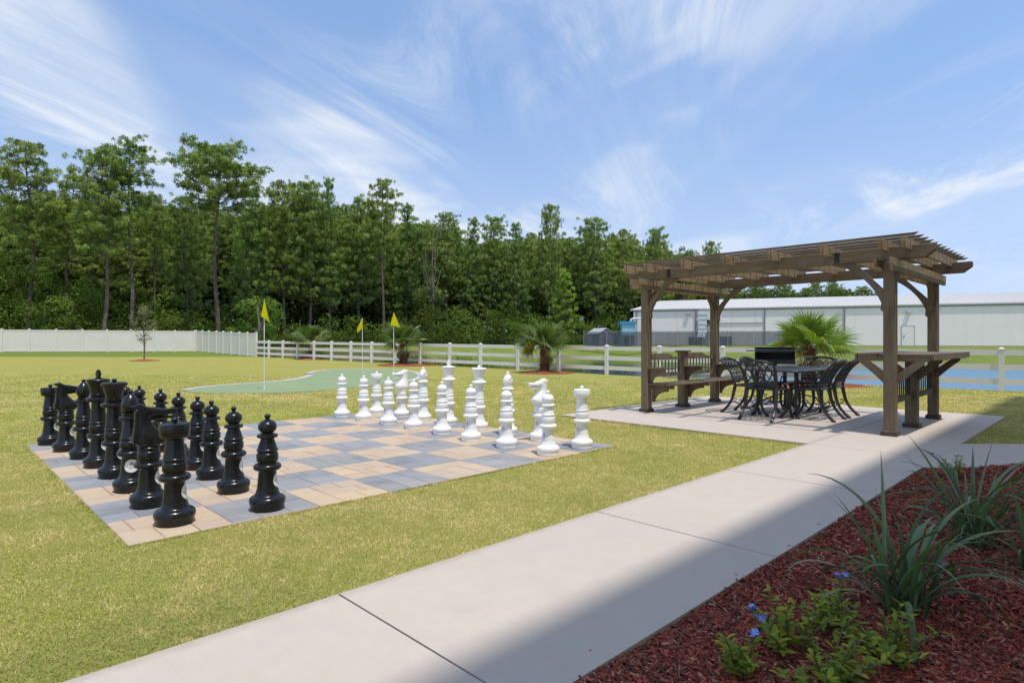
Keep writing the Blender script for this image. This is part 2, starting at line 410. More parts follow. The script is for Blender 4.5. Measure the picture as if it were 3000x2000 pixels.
def water_material():
    m_ = NB('pond_water'); v = m_.vec('World'); a_ = m_.noise(v, 2.2, 3, .5); b_ = m_.noise(v, .5, 2); sp = m_.n('ShaderNodeSeparateXYZ'); m_.l(v, sp.inputs[0])
    calm = m_.ramp(m_.math('ADD', sp.outputs[1], m_.math('MULTIPLY', b_, 8)), 13, 21)      # a breeze ruffles the open water, the sheltered end lies still
    bp = m_.n('ShaderNodeBump'); bp.inputs['Distance'].default_value = .07; m_.l(m_.math('ADD', a_, b_), bp.inputs['Height']); m_.l(m_.ramp(calm, 0, 1, .7, .12), bp.inputs['Strength']); m_.l(bp.outputs[0], m_.p.inputs['Normal'])
    c = m_.mix(calm, (.080, .190, .29), (.014, .045, .065)); m_.p.inputs['IOR'].default_value = 1.33  # blue sky reflection and dark tree reflection are put into the base colour
    return m_.fin(c, m_.ramp(calm, 0, 1, .30, .04), .5)
pw = MB(); cx, cy = PA.mean(0)
pts = [(u + (u - cx) * .03, v + (v - cy) * .03) for u, v in POND]
pw.v = [(u, v, WATER_Z) for u, v in pts]; pw.face(tuple(range(len(pts))))
tag(pw.build('pond', water_material()), kind='structure')

# ------------------------------------------------------------------ hotel block behind the viewer: its roof edge shades the path
HF = -4.74; HH = 20.0
hotel = empty('hotel_building', (-4, HF, 0), 0, 'tall cream stucco building whose shadow falls along the path', 'building')
STUC = simple('stucco', (.82, .73, .60), (.78, .70, .57), 2, .9, .2, bump=.3, bscale=50)
GLS = NB('hotel_glass').fin((.02, .03, .04), .05, .6)
MB().box(0, 23, -14, 0, 0, HH).build('wall', STUC, hotel)
MB().box(-.1, 23.1, -14.1, .0, HH + .002, HH + .25).build('roof', simple('roof_cap', (.30, .28, .26)), hotel)
for fl in range(6):
    for k in range(5):
        x = 2.2 + k * 4.25; z = .9 + fl * 3.2
        wf = MB().box(x, x + 1.5, .003, .06, z, z + 1.7).build('window', VINYL_W, hotel)
        MB().box(x + .08, x + 1.42, .062, .068, z + .08, z + 1.62).build('pane', GLS, wf)

# ------------------------------------------------------------------ concrete path, patio, side path
PTOP = .03
def slab(name, poly, top=PTOP, mat=CONC, bottom=-.08, parent=None):
    return MB().prism(poly, bottom, top).build(name, mat, parent)
JG = .006
path = empty('concrete_path', (0, 0, 0), kind='structure')
js = [-8.0, -5.46, -3.08, -.70, 1.68, 4.03, 6.37, 8.80]
for a_, b_ in zip(js[:-1], js[1:]):
    MB().box(a_ + JG, b_ - JG, 1.62, 3.11, -.08, PTOP).build('path_slab', CONC, path)
MB().box(-8, 8.8, 1.625, 3.105, -.085, PTOP - .016).build('joint_filler', simple('joint_dark', (.10, .09, .08)), path)
patio = empty('patio', (0, 0, 0), kind='structure')
for u0_, u1_, v0_, v1_ in ((8.80 + JG, 14.62, 1.62, 7.64),):
    MB().box(u0_, u1_, v0_, v1_, -.08, PTOP).build('patio_slab', CONC, patio)
dx, dy = site(1, 0)              # the side path leaves square to the view
def off(p, t): return (p[0] + dx * t, p[1] + dy * t)
sp_ = empty('side_path', (0, 0, 0), kind='structure')
q0, q1 = (8.06, 1.617), (10.28, 1.617)
MB().prism([q0, off(q0, 1.9), off(q1, 1.0), q1], -.08, PTOP).build('path_slab', CONC, sp_)
MB().prism([off(q0, 1.91), off(q0, 6), off(q1, 5.1), off(q1, 1.01)], -.08, PTOP).build('path_slab', CONC, sp_)

# ------------------------------------------------------------------ chess board of concrete pavers
BU, BV, SQ = 1.0455, 4.9288, .72317
board = empty('chess_board_paving', (BU, BV, 0), 0, 'giant outdoor chess board paved in tan and blue-grey squares', 'chess board')
MB().box(0, 8 * SQ, 0, 8 * SQ, -.06, .007).build('sand_bed', simple('joint_sand', (.34, .28, .22), (.22, .185, .15), 20, .95, .1), board)
PAT = [  # ashlar layouts on a 6 x 6 raster: x, y, w, h
    [(0,0,3,2),(3,0,3,2),(0,2,2,2),(2,2,2,3),(4,2,2,2),(0,4,2,2),(4,4,2,2),(2,5,2,1)],
    [(0,0,2,3),(2,0,2,2),(4,0,2,3),(2,2,2,2),(0,3,2,3),(4,3,2,3),(2,4,2,2)],
    [(0,0,3,2),(3,0,3,1),(3,1,3,2),(0,2,3,2),(3,3,3,1),(0,4,2,2),(2,4,2,2),(4,4,2,2)],
    [(0,0,2,2),(2,0,2,2),(4,0,2,3),(0,2,3,2),(3,2,1,1),(3,3,3,2),(0,4,3,2),(3,5,3,1)]]
shared = {}
def paver_mesh(w_, h_, mat):
    k = (w_, h_, mat.name)
    if k not in shared:
        u = SQ / 6; a_, b_ = w_ * u / 2 - .0048, h_ * u / 2 - .0048; c = .0035; m_ = MB()
        m_.loft([[(-a_, -b_, -.05), (a_, -b_, -.05), (a_, b_, -.05), (-a_, b_, -.05)], [(-a_, -b_, .009), (a_, -b_, .009), (a_, b_, .009), (-a_, b_, .009)],
                 [(-a_ + c, -b_ + c, .0125), (a_ - c, -b_ + c, .0125), (a_ - c, b_ - c, .0125), (-a_ + c, b_ - c, .0125)]])
        shared[k] = m_.mesh('paver', mat)
    return shared[k]
pieces = []
for i in range(8):
    for j in range(8):
        mat = P_TAN if (i + j) % 2 == 0 else P_GRY
        lay = PAT[rng.randrange(4)]; rot = rng.randrange(4)
        for x, y, w_, h_ in lay:
            if rot & 1: x, y, w_, h_ = y, x, h_, w_
            if rot & 2: x, y = 6 - x - w_, 6 - y - h_
            u, v = i * SQ + (x + w_ / 2) * SQ / 6, j * SQ + (y + h_ / 2) * SQ / 6
            Yd = (BU + u) * SA + (BV + v) * CA
            pieces.append((w_ * h_ / Yd ** 3, u, v, w_, h_, mat))
pieces.sort(key=lambda p: -p[0])
far = MB(); far_tone = []
for n_, (_, u, v, w_, h_, mat) in enumerate(pieces):
    pm = paver_mesh(w_, h_, mat); zz = rng.uniform(-.0012, .0012); tl = (rng.gauss(0, .0016), rng.gauss(0, .0016), rng.gauss(0, .002))
    if n_ < 296:
        o = add('paver', pm, board, (u, v, zz), tl); o['tone'] = rng.random()
    else:
        b = len(far.v); far.cur = 0 if mat is P_TAN else 1
        far.v.extend((p.co.x + u, p.co.y + v, p.co.z + zz + p.co.x * tl[1]) for p in pm.vertices)
        far_tone += [rng.random()] * len(pm.vertices)
        for p in pm.polygons: far.face(tuple(b + q for q in p.vertices))
fo = far.build('far_pavers', [P_TAN, P_GRY], board); tag(fo, kind='stuff')
ft = fo.data.attributes.new('tone', 'FLOAT', 'POINT'); ft.data.foreach_set('value', far_tone)

# ------------------------------------------------------------------ chess pieces
BASE = [(0,.137),(.004,.141),(.044,.143),(.048,.147),(.066,.152),(.086,.152),(.102,.145),(.115,.127),(.122,.110),(.131,.104),(.139,.101),(.147,.0955),(.165,.094),(.168,.090)]
SHAFT = [(.168,.088),(.200,.085),(.260,.079),(.325,.074),(.333,.079),(.336,.099),(.343,.110),(.355,.117),(.368,.117),(.380,.110),(.388,.098),(.392,.080),(.408,.080),(.412,.087),
         (.420,.091),(.470,.091),(.478,.087),(.482,.082),(.494,.081),(.498,.088),(.505,.0905),(.513,.088),(.518,.082)]
def arc_ball(zc, r, sz, z0a, z1a, n=9):
    out = []
    for i in range(n + 1):
        t = z0a + (z1a - z0a) * i / n; out.append((zc + r * sz * math.sin(t), r * math.cos(t)))
    return out
TOPS = {
 'pawn': dict(neck=[(.518,.081),(.545,.075),(.575,.064),(.598,.056),(.607,.056),(.609,.074),(.614,.085),(.624,.0895),(.634,.086),(.641,.076),(.645,.052)],
              head=[(.645,.048)] + arc_ball(.702, .079, .80, -.95, 1.25) + [(.766, .018)], fin=[(.762,.018),(.772,.016)] + arc_ball(.791, .0265, .85, -.8, 1.5)),
 'rook': dict(neck=[(.518,.083),(.56,.078),(.62,.069),(.668,.065)],
              head=[(.664,.066),(.668,.078),(.680,.101),(.690,.109),(.712,.111),(.716,.106),(.720,.106),(.724,.113),(.774,.1145),(.783,.111),(.787,.104),(.789,.02)], fin=[(.786,.017),(.797,.015)] + arc_ball(.813, .026, .85, -.8, 1.5)),
 'bishop': dict(neck=[(.518,.083),(.58,.073),(.64,.062),(.676,.059),(.680,.082),(.688,.094),(.700,.098),(.712,.093),(.720,.078),(.723,.066),(.733,.069),(.738,.062),(.748,.065),(.752,.05)],
              head=[(.750,.048),(.762,.062),(.785,.074),(.808,.0795),(.832,.0785),(.858,.0705),(.885,.057),(.908,.041),(.924,.026),(.931,.018)], fin=[(.926,.018),(.934,.016)] + arc_ball(.948, .024, .85, -.8, 1.5)),
 'queen': dict(neck=[(.518,.083),(.60,.076),(.70,.069),(.735,.068),(.739,.098),(.748,.117),(.765,.126),(.781,.120),(.791,.099),(.794,.078),(.803,.082),(.808,.075),(.818,.080),(.823,.074)],
              head=[(.822,.073),(.870,.081),(.920,.096),(.955,.112),(.962,.121),(.980,.1265),(.994,.121),(1.000,.104),(.998,.03)], fin=[(.994,.022),(1.004,.017)] + arc_ball(1.020, .026, .85, -.8, 1.5)),
 'king': dict(neck=[(.518,.083),(.60,.076),(.70,.069),(.745,.068),(.749,.098),(.758,.117),(.775,.126),(.791,.120),(.801,.099),(.804,.078),(.813,.082),(.818,.075),(.828,.080),(.833,.074)],
              head=[(.832,.073),(.880,.081),(.930,.095),(.970,.112),(.982,.1185),(.992,.119),(1.000,.112),(1.008,.050),(1.008,.02)], fin=None)}
SEG = 36
def oct_ring(fn):
    return [fn(math.cos(2 * math.pi * (k + .5) / 12), math.sin(2 * math.pi * (k + .5) / 12)) for k in range(12)]
def sq(c, e=.62): return math.copysign(abs(c) ** e, c)
def knight_meshes(mat):
    neck = MB().lathe([(.518,.080),(.524,.079)], SEG)
    b = MB()
    secs = [(.522,-.078,.078,.078),(.535,-.100,.096,.088),(.552,-.116,.118,.094),(.572,-.122,.136,.095),(.600,-.119,.138,.092),(.630,-.113,.114,.083),(.665,-.107,.074,.071),(.700,-.103,.036,.060),
            (.735,-.101,.016,.053),(.768,-.100,.026,.051),(.800,-.100,.052,.051),(.830,-.098,.060,.049),(.850,-.094,.044,.042),(.862,-.08,.0,.030)]
    b.loft([oct_ring(lambda c, s_: ((f_ + k_) / 2 + (f_ - k_) / 2 * sq(c), hw * sq(s_), z)) for z, k_, f_, hw in secs])
    hd = [(-.03,.812,.046,.050),(.035,.818,.042,.053),(.075,.812,.034,.046),(.120,.810,.027,.038),(.165,.814,.027,.036),(.200,.815,.029,.037),(.218,.812,.020,.028)]
    b.loft([oct_ring(lambda c, s_: (x, hw * sq(c), zc_ + hh * sq(s_))) for x, zc_, hh, hw in hd])
    jw = [(-.03,.768,.030,.042),(.04,.764,.024,.038),(.09,.764,.016,.031),(.150,.764,.0120,.028),(.190,.762,.010,.024)]
    b.loft([oct_ring(lambda c, s_: (x, hw * sq(c), zc_ + hh * sq(s_))) for x, zc_, hh, hw in jw])
    for s_ in (-1, 1):   # ears
        b.loft([[(-.080, s_*.010, .846), (.005, s_*.010, .852), (.005, s_*.048, .846), (-.080, s_*.050, .838)],
                [(-.142, s_*.016, .878), (-.070, s_*.014, .897), (-.070, s_*.040, .889), (-.142, s_*.036, .872)]])
        b.ball((.038, s_*.0505, .822), .0085, 8, 6); b.ball((.178, s_*.022, .815), .006, 6, 4)
    mane = MB()
    for i in range(12):
        z = .562 + i * .0232
        k_ = float(np.interp(z, [s[0] for s in secs], [s[1] for s in secs])); hw = float(np.interp(z, [s[0] for s in secs], [s[3] for s in secs]))
        mane.obox(Matrix.Translation((k_ + .026, 0, z + .008)) @ Matrix.Rotation(-.18, 4, 'Y'), (.072, hw * 1.72, .0150))
    return neck.mesh('neck', mat, 35), b.mesh('head', mat, 32), mane.mesh('mane', mat)
def bishop_head(mat):
    m_ = MB().lathe(TOPS['bishop']['head'], SEG).mesh('head', mat)
    o = add('tmp', m_); cut = MB().obox(Matrix.Translation((.062, 0, .866)) @ Matrix.Rotation(R(-38), 4, 'Y'), (.12, .30, .024)).build('tmp2', mat)
    md = o.modifiers.new('b', 'BOOLEAN'); md.object = cut; md.operation = 'DIFFERENCE'; md.solver = 'EXACT'
    dg = bpy.context.evaluated_depsgraph_get(); dg.update()
    r_ = bpy.data.meshes.new_from_object(o.evaluated_get(dg)); r_.name = 'head'; smooth(r_, 40)
    if not r_.materials: r_.materials.append(mat)
    bpy.data.objects.remove(o); bpy.data.objects.remove(cut); return r_
def text_mesh(body, size):
    cu = bpy.data.curves.new('t', 'FONT'); cu.body = body; cu.size = size; cu.align_x = 'CENTER'; cu.align_y = 'CENTER'; cu.resolution_u = 2
    o = add('tmp', cu); dg = bpy.context.evaluated_depsgraph_get(); dg.update(); m_ = bpy.data.meshes.new_from_object(o.evaluated_get(dg))
    v = [tuple(p.co) for p in m_.vertices]; f = [tuple(p.vertices) for p in m_.polygons]
    bpy.data.objects.remove(o); return v, f
def shaft_r(z): return float(np.interp(z, [.168, .2, .26, .325], [.088, .085, .079, .074]))
def on_shaft(x, y, lift, zc=.247):
    z = zc + y; r_ = shaft_r(z) + lift; an = x / shaft_r(zc); return (r_ * math.cos(an), r_ * math.sin(an), z)
def sticker_meshes(white):
    d = MB(); rad = .062; rings = [.2, .4, .6, .8, 1.0]; n = 28
    d.v.append(on_shaft(0, 0, .0016))
    for q in rings:
        for k in range(n): d.v.append(on_shaft(rad * q * math.cos(2*math.pi*k/n), rad * q * math.sin(2*math.pi*k/n), .0016))
    for k in range(n): d.face((0, 1 + k, 1 + (k+1) % n))
    for i in range(len(rings) - 1):
        for k in range(n): d.face((1 + i*n + k, 1 + (i+1)*n + k, 1 + (i+1)*n + (k+1) % n, 1 + i*n + (k+1) % n))
    e = MB()                                    # sunburst: square hub with rays
    def quad(x0, y0, x1, y1, x2, y2, x3, y3):
        b = len(e.v); e.v.extend(on_shaft(x, y, .0024) for x, y in ((x0,y0),(x1,y1),(x2,y2),(x3,y3))); e.face((b, b+1, b+2, b+3))
    cy_ = .021; h = .0085; quad(-h, cy_-h, h, cy_-h, h, cy_+h, -h, cy_+h)
    for k in range(12):
        an = 2*math.pi*k/12; c, s_ = math.cos(an), math.sin(an); r0, r1, hw = .0115, .018, .0012
        quad(c*r0 - s_*hw, cy_ + s_*r0 + c*hw, c*r0 + s_*hw, cy_ + s_*r0 - c*hw, c*r1 + s_*hw, cy_ + s_*r1 - c*hw, c*r1 - s_*hw, cy_ + s_*r1 + c*hw)
    t = MB()
    for body, size, yy in (('LA QUINTA', .0205, -.006), ('INN & SUITES', .0095, -.022)):
        v, f = text_mesh(body, size); b = len(t.v)
        t.v.extend(on_shaft(x, y + yy, .0024) for x, y, _ in v)
        for q in f: t.face(tuple(b + i for i in q))
    return d.mesh('sticker', STK, 60), e.mesh('sun_emblem', STK_SUN), t.mesh('lettering', STK_INK2 if white else STK_INK)
ORD = ['first', 'second', 'third', 'fourth', 'fifth', 'sixth', 'seventh', 'eighth']
def chess_set(mat, white, back, pawns, facing, labels, plabels):
    colr = 'white' if white else 'black'; g = f'{colr} chess pieces on the paved board'
    st = sticker_meshes(white)
    mesh = {'base': MB().lathe(BASE, SEG).mesh('base', mat, 35), 'shaft': MB().lathe(SHAFT, SEG).mesh('shaft', mat, 35)}
    for k, d in TOPS.items():
        mesh[k, 'neck'] = MB().lathe(d['neck'], SEG).mesh('neck', mat, 35)
        rm = (lambda i, a_: 1 - (.055 * (1 - abs(math.cos(a_ * 4)) ** .6) if i in (4, 5, 6, 7) else 0)) if k == 'queen' else None
        mesh[k, 'head'] = bishop_head(mat) if k == 'bishop' else MB().lathe(d['head'], 64 if k == 'queen' else SEG, rmod=rm).mesh('head', mat, 35)
        if d['fin']: mesh[k, 'finial'] = MB().lathe(d['fin'], 18).mesh('finial', mat, 50)
    c = MB().lathe([(1.006,.034),(1.016,.034),(1.020,.022),(1.024,.020)], 20)
    c.box(-.0155, .0155, -.019, .019, 1.02, 1.098); c.box(-.0135, .0135, -.036, .036, 1.046, 1.074); c.ball((0, 0, 1.098), .0145, 12, 6)
    mesh['king', 'finial'] = c.mesh('cross', mat, 35)
    kn = knight_meshes(mat)
    def piece(kind, p, label, face, sface):
        s_ = .97 if kind == 'pawn' else .985
        t = empty(colr + '_' + kind, (p[0], p[1], .0135), face, label, 'chess piece', g); t.scale = (s_, s_, 1)
        add('base', mesh['base'], t); sh = add('shaft', mesh['shaft'], t)
        if kind == 'knight':
            add('neck', kn[0], t); hd = add('head', kn[1], t); add('mane', kn[2], hd)
        else:
            add('neck', mesh[kind, 'neck'], t); add('head', mesh[kind, 'head'], t)
            add('cross' if kind == 'king' else 'finial', mesh[kind, 'finial'], t)
        sk = add('sticker', st[0], t, rot=(0, 0, sface - face)); add('sun_emblem', st[1], sk); add('lettering', st[2], sk)
    order = ['rook', 'knight', 'bishop', 'queen', 'king', 'bishop', 'knight', 'rook']
    for i, (kind, p) in enumerate(zip(order, back)):
        fa = facing + rng.uniform(-.12, .12)
        if kind == 'bishop': fa = R(-44) if white else R(135) if i == 5 else R(45)
        if kind == 'king': fa = facing + .35
        sf = facing + (rng.uniform(-.70, -.40) if not white else rng.uniform(-.1, .3))
        if not white and i == 2: sf = R(YAW + 180 + 40)
        piece(kind, p, labels[i], fa, sf)
    for i, p in enumerate(pawns): piece('pawn', p, plabels[i], facing, facing + (rng.uniform(-.75, -.45) if not white else rng.uniform(-.1, .3)))
bback = [(1.44,5.28),(1.43,5.99),(1.45,6.73),(1.47,7.52),(1.46,8.26),(1.44,9.0),(1.37,9.76),(1.30,10.53)]
bpawn = [(2.13,5.17),(2.14,5.98),(2.19,6.75),(2.24,7.36),(2.25,8.10),(2.25,8.87),(2.20,9.72),(2.16,10.34)]
wback = [(6.38,5.16),(6.41,5.96),(6.48,6.70),(6.51,7.41),(6.51,8.20),(6.52,8.95),(6.52,9.64),(6.45,10.40)]
wpawn = [(5.69,5.15),(5.68,5.90),(5.68,6.64),(5.77,7.43),(5.81,8.24),(5.79,8.96),(5.77,9.74),(5.73,10.46)]
chess_set(BLK, False, bback, bpawn, 0.0,
  ['black rook closest to the camera, on the tan square at the near corner', 'black knight between the nearest rook and the bishop with a sticker', 'black bishop with a round white sticker turned to the camera',
   'black queen with a scalloped crown, beside the black king', 'black king topped by a cross, tallest of the black pieces', 'black bishop standing between the black king and the far black knight',
   'black knight next to the leftmost black rook', 'leftmost black rook, on the far left corner square'],
  ['front right black pawn, at the near edge of the board'] + [f'{ORD[i]} black pawn counted from the near edge of the board' for i in range(1, 7)] + ['farthest black pawn, half hidden behind the black king and queen'])
chess_set(WHT, True, wback, wpawn, math.pi,
  ['white rook on the right-hand corner square of the board', 'white knight behind the front right white pawn', 'white bishop standing between the near white knight and the white queen',
   'white queen with a scalloped crown, beside the white king', 'white king topped by a cross, tallest of the white pieces', 'white bishop between the white king and the far white knight',
   'white knight next to the far white rook', 'far white rook in front of the putting green'],
  ['front right white pawn, nearest of the white pawns'] + [f'{ORD[i]} white pawn counted from the near right edge of the board' for i in range(1, 7)] + ['leftmost white pawn, on the far edge of the board'])

# ------------------------------------------------------------------ putting green with its curb and flags
GREEN = [(5.3,18.36),(6.14,19.34),(7.38,19.87),(8.08,19.95),(9.12,20.43),(10.13,21.3),(11.1,22.6),(11.7,23.9),(12.75,25.2),(14.04,25.83),(15.29,24.81),(15.66,22.97),(14.98,21.11),(13.58,19.06),(11.96,17.55),(9.3,16.4),(8.14,16.2),(7.08,16.21),(6.19,16.73),(5.52,17.6)]
def closed_spline(p, n=5):
    out = []; N = len(p)
    for i in range(N):
        a_, b_, c_, d_ = (np.array(p[(i + k) % N]) for k in (-1, 0, 1, 2))
        for k in range(n):
            t = k / n; out.append(.5 * (2*b_ + (c_-a_)*t + (2*a_-5*b_+4*c_-d_)*t*t + (3*b_-a_-3*c_+d_)*t**3))
    return np.array(out)
gp = closed_spline(GREEN); gc = gp.mean(0)
TURF = NB('putting_turf'); _v = TURF.vec('World')
TURF.bump(TURF.noise(_v, 60, 3), .4, .01)
TURF = TURF.fin(TURF.mix(TURF.ramp(TURF.noise(_v, .9, 4), .35, .65), (.235, .300, .155), (.270, .325, .175)), .9, .1)
green = empty('putting_green', (0, 0, 0), kind='structure')
gm = MB(); gm.v = [(p[0], p[1], float(lawn_z(p[1])) + .012) for p in gp]; gm.face(tuple(range(len(gp))))
gm.build('turf', TURF, green)
cb = MB(); nrm = []
for i in range(len(gp)):
    t = gp[(i+1) % len(gp)] - gp[i-1]; t /= np.hypot(*t); nrm.append(np.array((t[1], -t[0])))
sgn = 1 if np.dot(nrm[0], gp[0] - gc) > 0 else -1
rings = []
for p, n_ in zip(gp, nrm):
    o_ = p + n_ * sgn * .24; z = float(lawn_z(p[1]))
    rings.append([(p[0], p[1], z), (p[0], p[1], z + .028), (o_[0], o_[1], z + .028), (o_[0], o_[1], z - .02)])
b0 = 0
for r_ in rings: cb.v.extend(r_)
for i in range(len(rings)):
    j = (i + 1) % len(rings)
    if np.dot(nrm[i] * sgn, np.array(site(0, 1))) < -.35: continue      # the near side is overgrown
    for k in range(3): cb.face((i*4 + k, j*4 + k, j*4 + k + 1, i*4 + k + 1))
cb.build('curb', CURB, green)
def flag(p, h, turn, hem, label):
    z = float(lawn_z(p[1])) + .012
    t = empty('golf_flag', (p[0], p[1], z), turn, label, 'golf flag', 'flags on the putting green')
    MB().lathe([(-.02, .014), (h * .55, .012), (h, .010), (h + .01, .004)], 8).build('pole', POLE_W, t, 40)
    MB().lathe([(0, .05), (.003, .054), (.004, .05)], 14).build('hole_cup', POLE_W, t)
    m_ = MB(); n = 9; k_ = 7
    for i in range(n):                    # apex at the pole top, spreading down to three hem points
        s_ = i / (n - 1)
        for j in range(k_):
            q = j / (k_ - 1); hx = (hem[0][0] * (1 - q*2) + hem[1][0] * q*2) if q < .5 else (hem[1][0] * (2 - q*2) + hem[2][0] * (q*2 - 1))
            hz_ = (hem[0][1] * (1 - q*2) + hem[1][1] * q*2) if q < .5 else (hem[1][1] * (2 - q*2) + hem[2][1] * (q*2 - 1))
            m_.v.append((hx * s_ + .004, -.022 - .030 * s_ + .030 * math.sin(q * 8 + s_ * 2) * s_, h + .015 + hz_ * s_))
    for i in range(n - 1):
        for j in range(k_ - 1): m_.face((i*k_ + j, i*k_ + j + 1, (i+1)*k_ + j + 1, (i+1)*k_ + j))
    m_.build('pennant', FLAGY, t, 60)
flag((7.12, 17.51), 2.60, R(-YAW + 12), [(-.087, -.50), (.02, -.56), (.16, -.70)], 'leftmost golf flag, tall and nearest, with a drooping yellow pennant')
flag((13.95, 23.66), 2.36, R(-YAW - 14), [(-.24, -.47), (-.22, -.66), (.05, -.43)], 'farthest golf flag, its yellow pennant blown to the left')
flag((12.28, 18.66), 2.42, R(-YAW + 8), [(-.12, -.45), (.06, -.50), (.25, -.56)], 'right golf flag beside the white knight, pennant spread to the right')

# ------------------------------------------------------------------ fences
ra = math.atan2(-.0942, 1) + 0
fdir = Vector((-.0942, 1, 0)).normalized()
RAILP = [(18.20,43.91),(18.38,41.95),(18.57,40.01),(18.76,37.98),(18.95,35.95),(19.15,33.84),(19.34,31.74),(19.55,29.54),(19.75,27.40),(19.97,25.05),(20.18,22.84),(20.41,20.40),(20.64,18.02),(20.87,15.52),(21.10,13.10),(21.34,10.55),(21.60,7.82),(21.85,5.14),(22.10,2.53),(22.34,-.06),(22.58,-2.65),(22.83,-5.25),(23.07,-7.85),(23.32,-10.45),(23.56,-13.05)]
rf = empty('rail_fence', (*RAILP[-1], 0), 0, 'cream three-rail vinyl fence running along the pond bank', 'fence')
ox, oy = RAILP[-1]
pm = MB().box(-.068, .068, -.068, .068, -.25, 1.20).mesh('post', VINYL_W)
cm = MB(); cm.box(-.079, .079, -.079, .079, 1.20, 1.225); cm.prism([(-.077, -.077), (.077, -.077), (.077, .077), (-.077, .077)], 1.225, 1.232)
cm.loft([[(-.077,-.077,1.232),(.077,-.077,1.232),(.077,.077,1.232),(-.077,.077,1.232)], [(-.012,-.012,1.272),(.012,-.012,1.272),(.012,.012,1.272),(-.012,.012,1.272)]])
cm = cm.mesh('cap', VINYL_W)
ANG = math.atan2(fdir.y, fdir.x)
def fz(V): return float(lawn_z(V))
for u, v in RAILP:
    o = add('post', pm, rf, (u - ox, v - oy, fz(v)), (0, 0, ANG)); add('cap', cm, o)
allp = [(18.02, 45.78)] + RAILP
for (u0_, v0_), (u1_, v1_) in zip(allp[:-1], allp[1:]):
    for zz in (1.12, .70, .285):
        MB().bar((u0_ - ox, v0_ - oy, fz(v0_) + zz), (u1_ - ox, v1_ - oy, fz(v1_) + zz), .042, .165).build('rail', VINYL_W, rf)

PRIVP = [(17.03,56.36),(17.15,55.08),(17.26,53.83),(17.40,52.43),(17.51,51.21),(17.64,49.84),(17.77,48.47),(17.89,47.15),(18.02,45.78)]
left = []
for px, Y in ((513,51.2),(450,50.7),(384,50.1),(314,49.5),(242,49.0),(165,48.5),(86,48.0),(5,47.5),(-80,47.0),(-170,46.5),(-270,46)):
    left.append(site((px - 1500) / 1769.1 * Y, Y))
def privacy(name, pts, label):
    f0 = empty(name, (*pts[0], 0), 0, label, 'fence'); ox, oy = pts[0]
    pst = MB().box(-.066, .066, -.066, .066, -.3, 1.80).mesh('post', VINYL_C)
    cp = MB(); cp.loft([[(-.076,-.076,1.80),(.076,-.076,1.80),(.076,.076,1.80),(-.076,.076,1.80)], [(-.076,-.076,1.825),(.076,-.076,1.825),(.076,.076,1.825),(-.076,.076,1.825)], [(-.01,-.01,1.86),(.01,-.01,1.86),(.01,.01,1.86),(-.01,.01,1.86)]])
    cp = cp.mesh('cap', VINYL_C)
    for k, (u, v) in enumerate(pts):
        a_ = pts[min(k + 1, len(pts) - 1)]; b_ = pts[max(k - 1, 0)]; an = math.atan2(a_[1] - b_[1], a_[0] - b_[0])
        o = add('post', pst, f0, (u - ox, v - oy, fz(v)), (0, 0, an)); add('cap', cp, o)
    for (u0_, v0_), (u1_, v1_) in zip(pts[:-1], pts[1:]):
        L = math.hypot(u1_ - u0_, v1_ - v0_) - .13; an = math.atan2(v1_ - v0_, u1_ - u0_); zc_ = (fz(v0_) + fz(v1_)) / 2
        pn = MB(); n = max(4, round(L / .19)); sw = L / n
        for k in range(n): pn.box(-L/2 + k*sw + .003, -L/2 + (k+1)*sw - .003, -.011, .011, .16, 1.66)
        pn.box(-L/2, L/2, -.006, .006, .16, 1.66)
        p_ = pn.build('panel', VINYL_C, f0, loc=((u0_ + u1_)/2 - ox, (v0_ + v1_)/2 - oy, zc_), rot=(0, 0, an))
        MB().box(-L/2, L/2, -.026, .026, 1.655, 1.77).build('top_rail', VINYL_C, p_); MB().box(-L/2, L/2, -.026, .026, .04, .17).build('bottom_rail', VINYL_C, p_)
privacy('privacy_fence', PRIVP, 'cream privacy fence run with closely seen posts, joining the rail fence')
privacy('privacy_fence', [(17.03 - .09, 56.36 + .06)] + left, 'long cream privacy fence run along the left edge below the pines')

# ------------------------------------------------------------------ pergola with bench and bar
pg = empty('pergola', (10.42, 2.50, PTOP), 0, 'brown timber pergola with slatted roof, built-in bench and bar counter', 'pergola')
def bev(o, w_=.006):
    md = o.modifiers.new('bevel', 'BEVEL'); md.width = w_; md.segments = 1; md.limit_method = 'ANGLE'; return o
PL, PWD = 4.27, 2.86            # post grid along y, along x
PH = .078; TOPZ = 2.62
corners = [(0, 0), (PWD, 0), (0, PL), (PWD, PL)]
for x, y in corners:
    o = bev(MB().box(x - PH, x + PH, y - PH, y + PH, 0, TOPZ).build('post', WZ, pg))
    bt = MB(); bt.box(x - PH - .028, x + PH + .028, y - PH - .028, y + PH + .028, .002, .062); bt.loft([[(x+sx*(PH+.028), y+sy*(PH+.028), .062) for sx, sy in ((-1,-1),(1,-1),(1,1),(-1,1))], [(x+sx*(PH+.004), y+sy*(PH+.004), .08) for sx, sy in ((-1,-1),(1,-1),(1,1),(-1,1))]])
    bt.build('post_base', TRIM, o)
def end_cut(x0, x1, z0, z1, c=.10):     # beam outline with slanted ends
    return [(x0 + c, z0), (x1 - c, z0), (x1, z0 + (z1 - z0) * .55), (x1, z1), (x0, z1), (x0, z0 + (z1 - z0) * .55)]
for y in (0, PL):                       # paired cross beams gripping the posts
    for s_ in (-1, 1):
        yy = y + s_ * (PH + .024); bev(MB().prism(end_cut(-.40, PWD + .42, TOPZ - .17, TOPZ + .012, .05), yy - .021, yy + .021, 'y').build('cross_beam', WXL, pg))
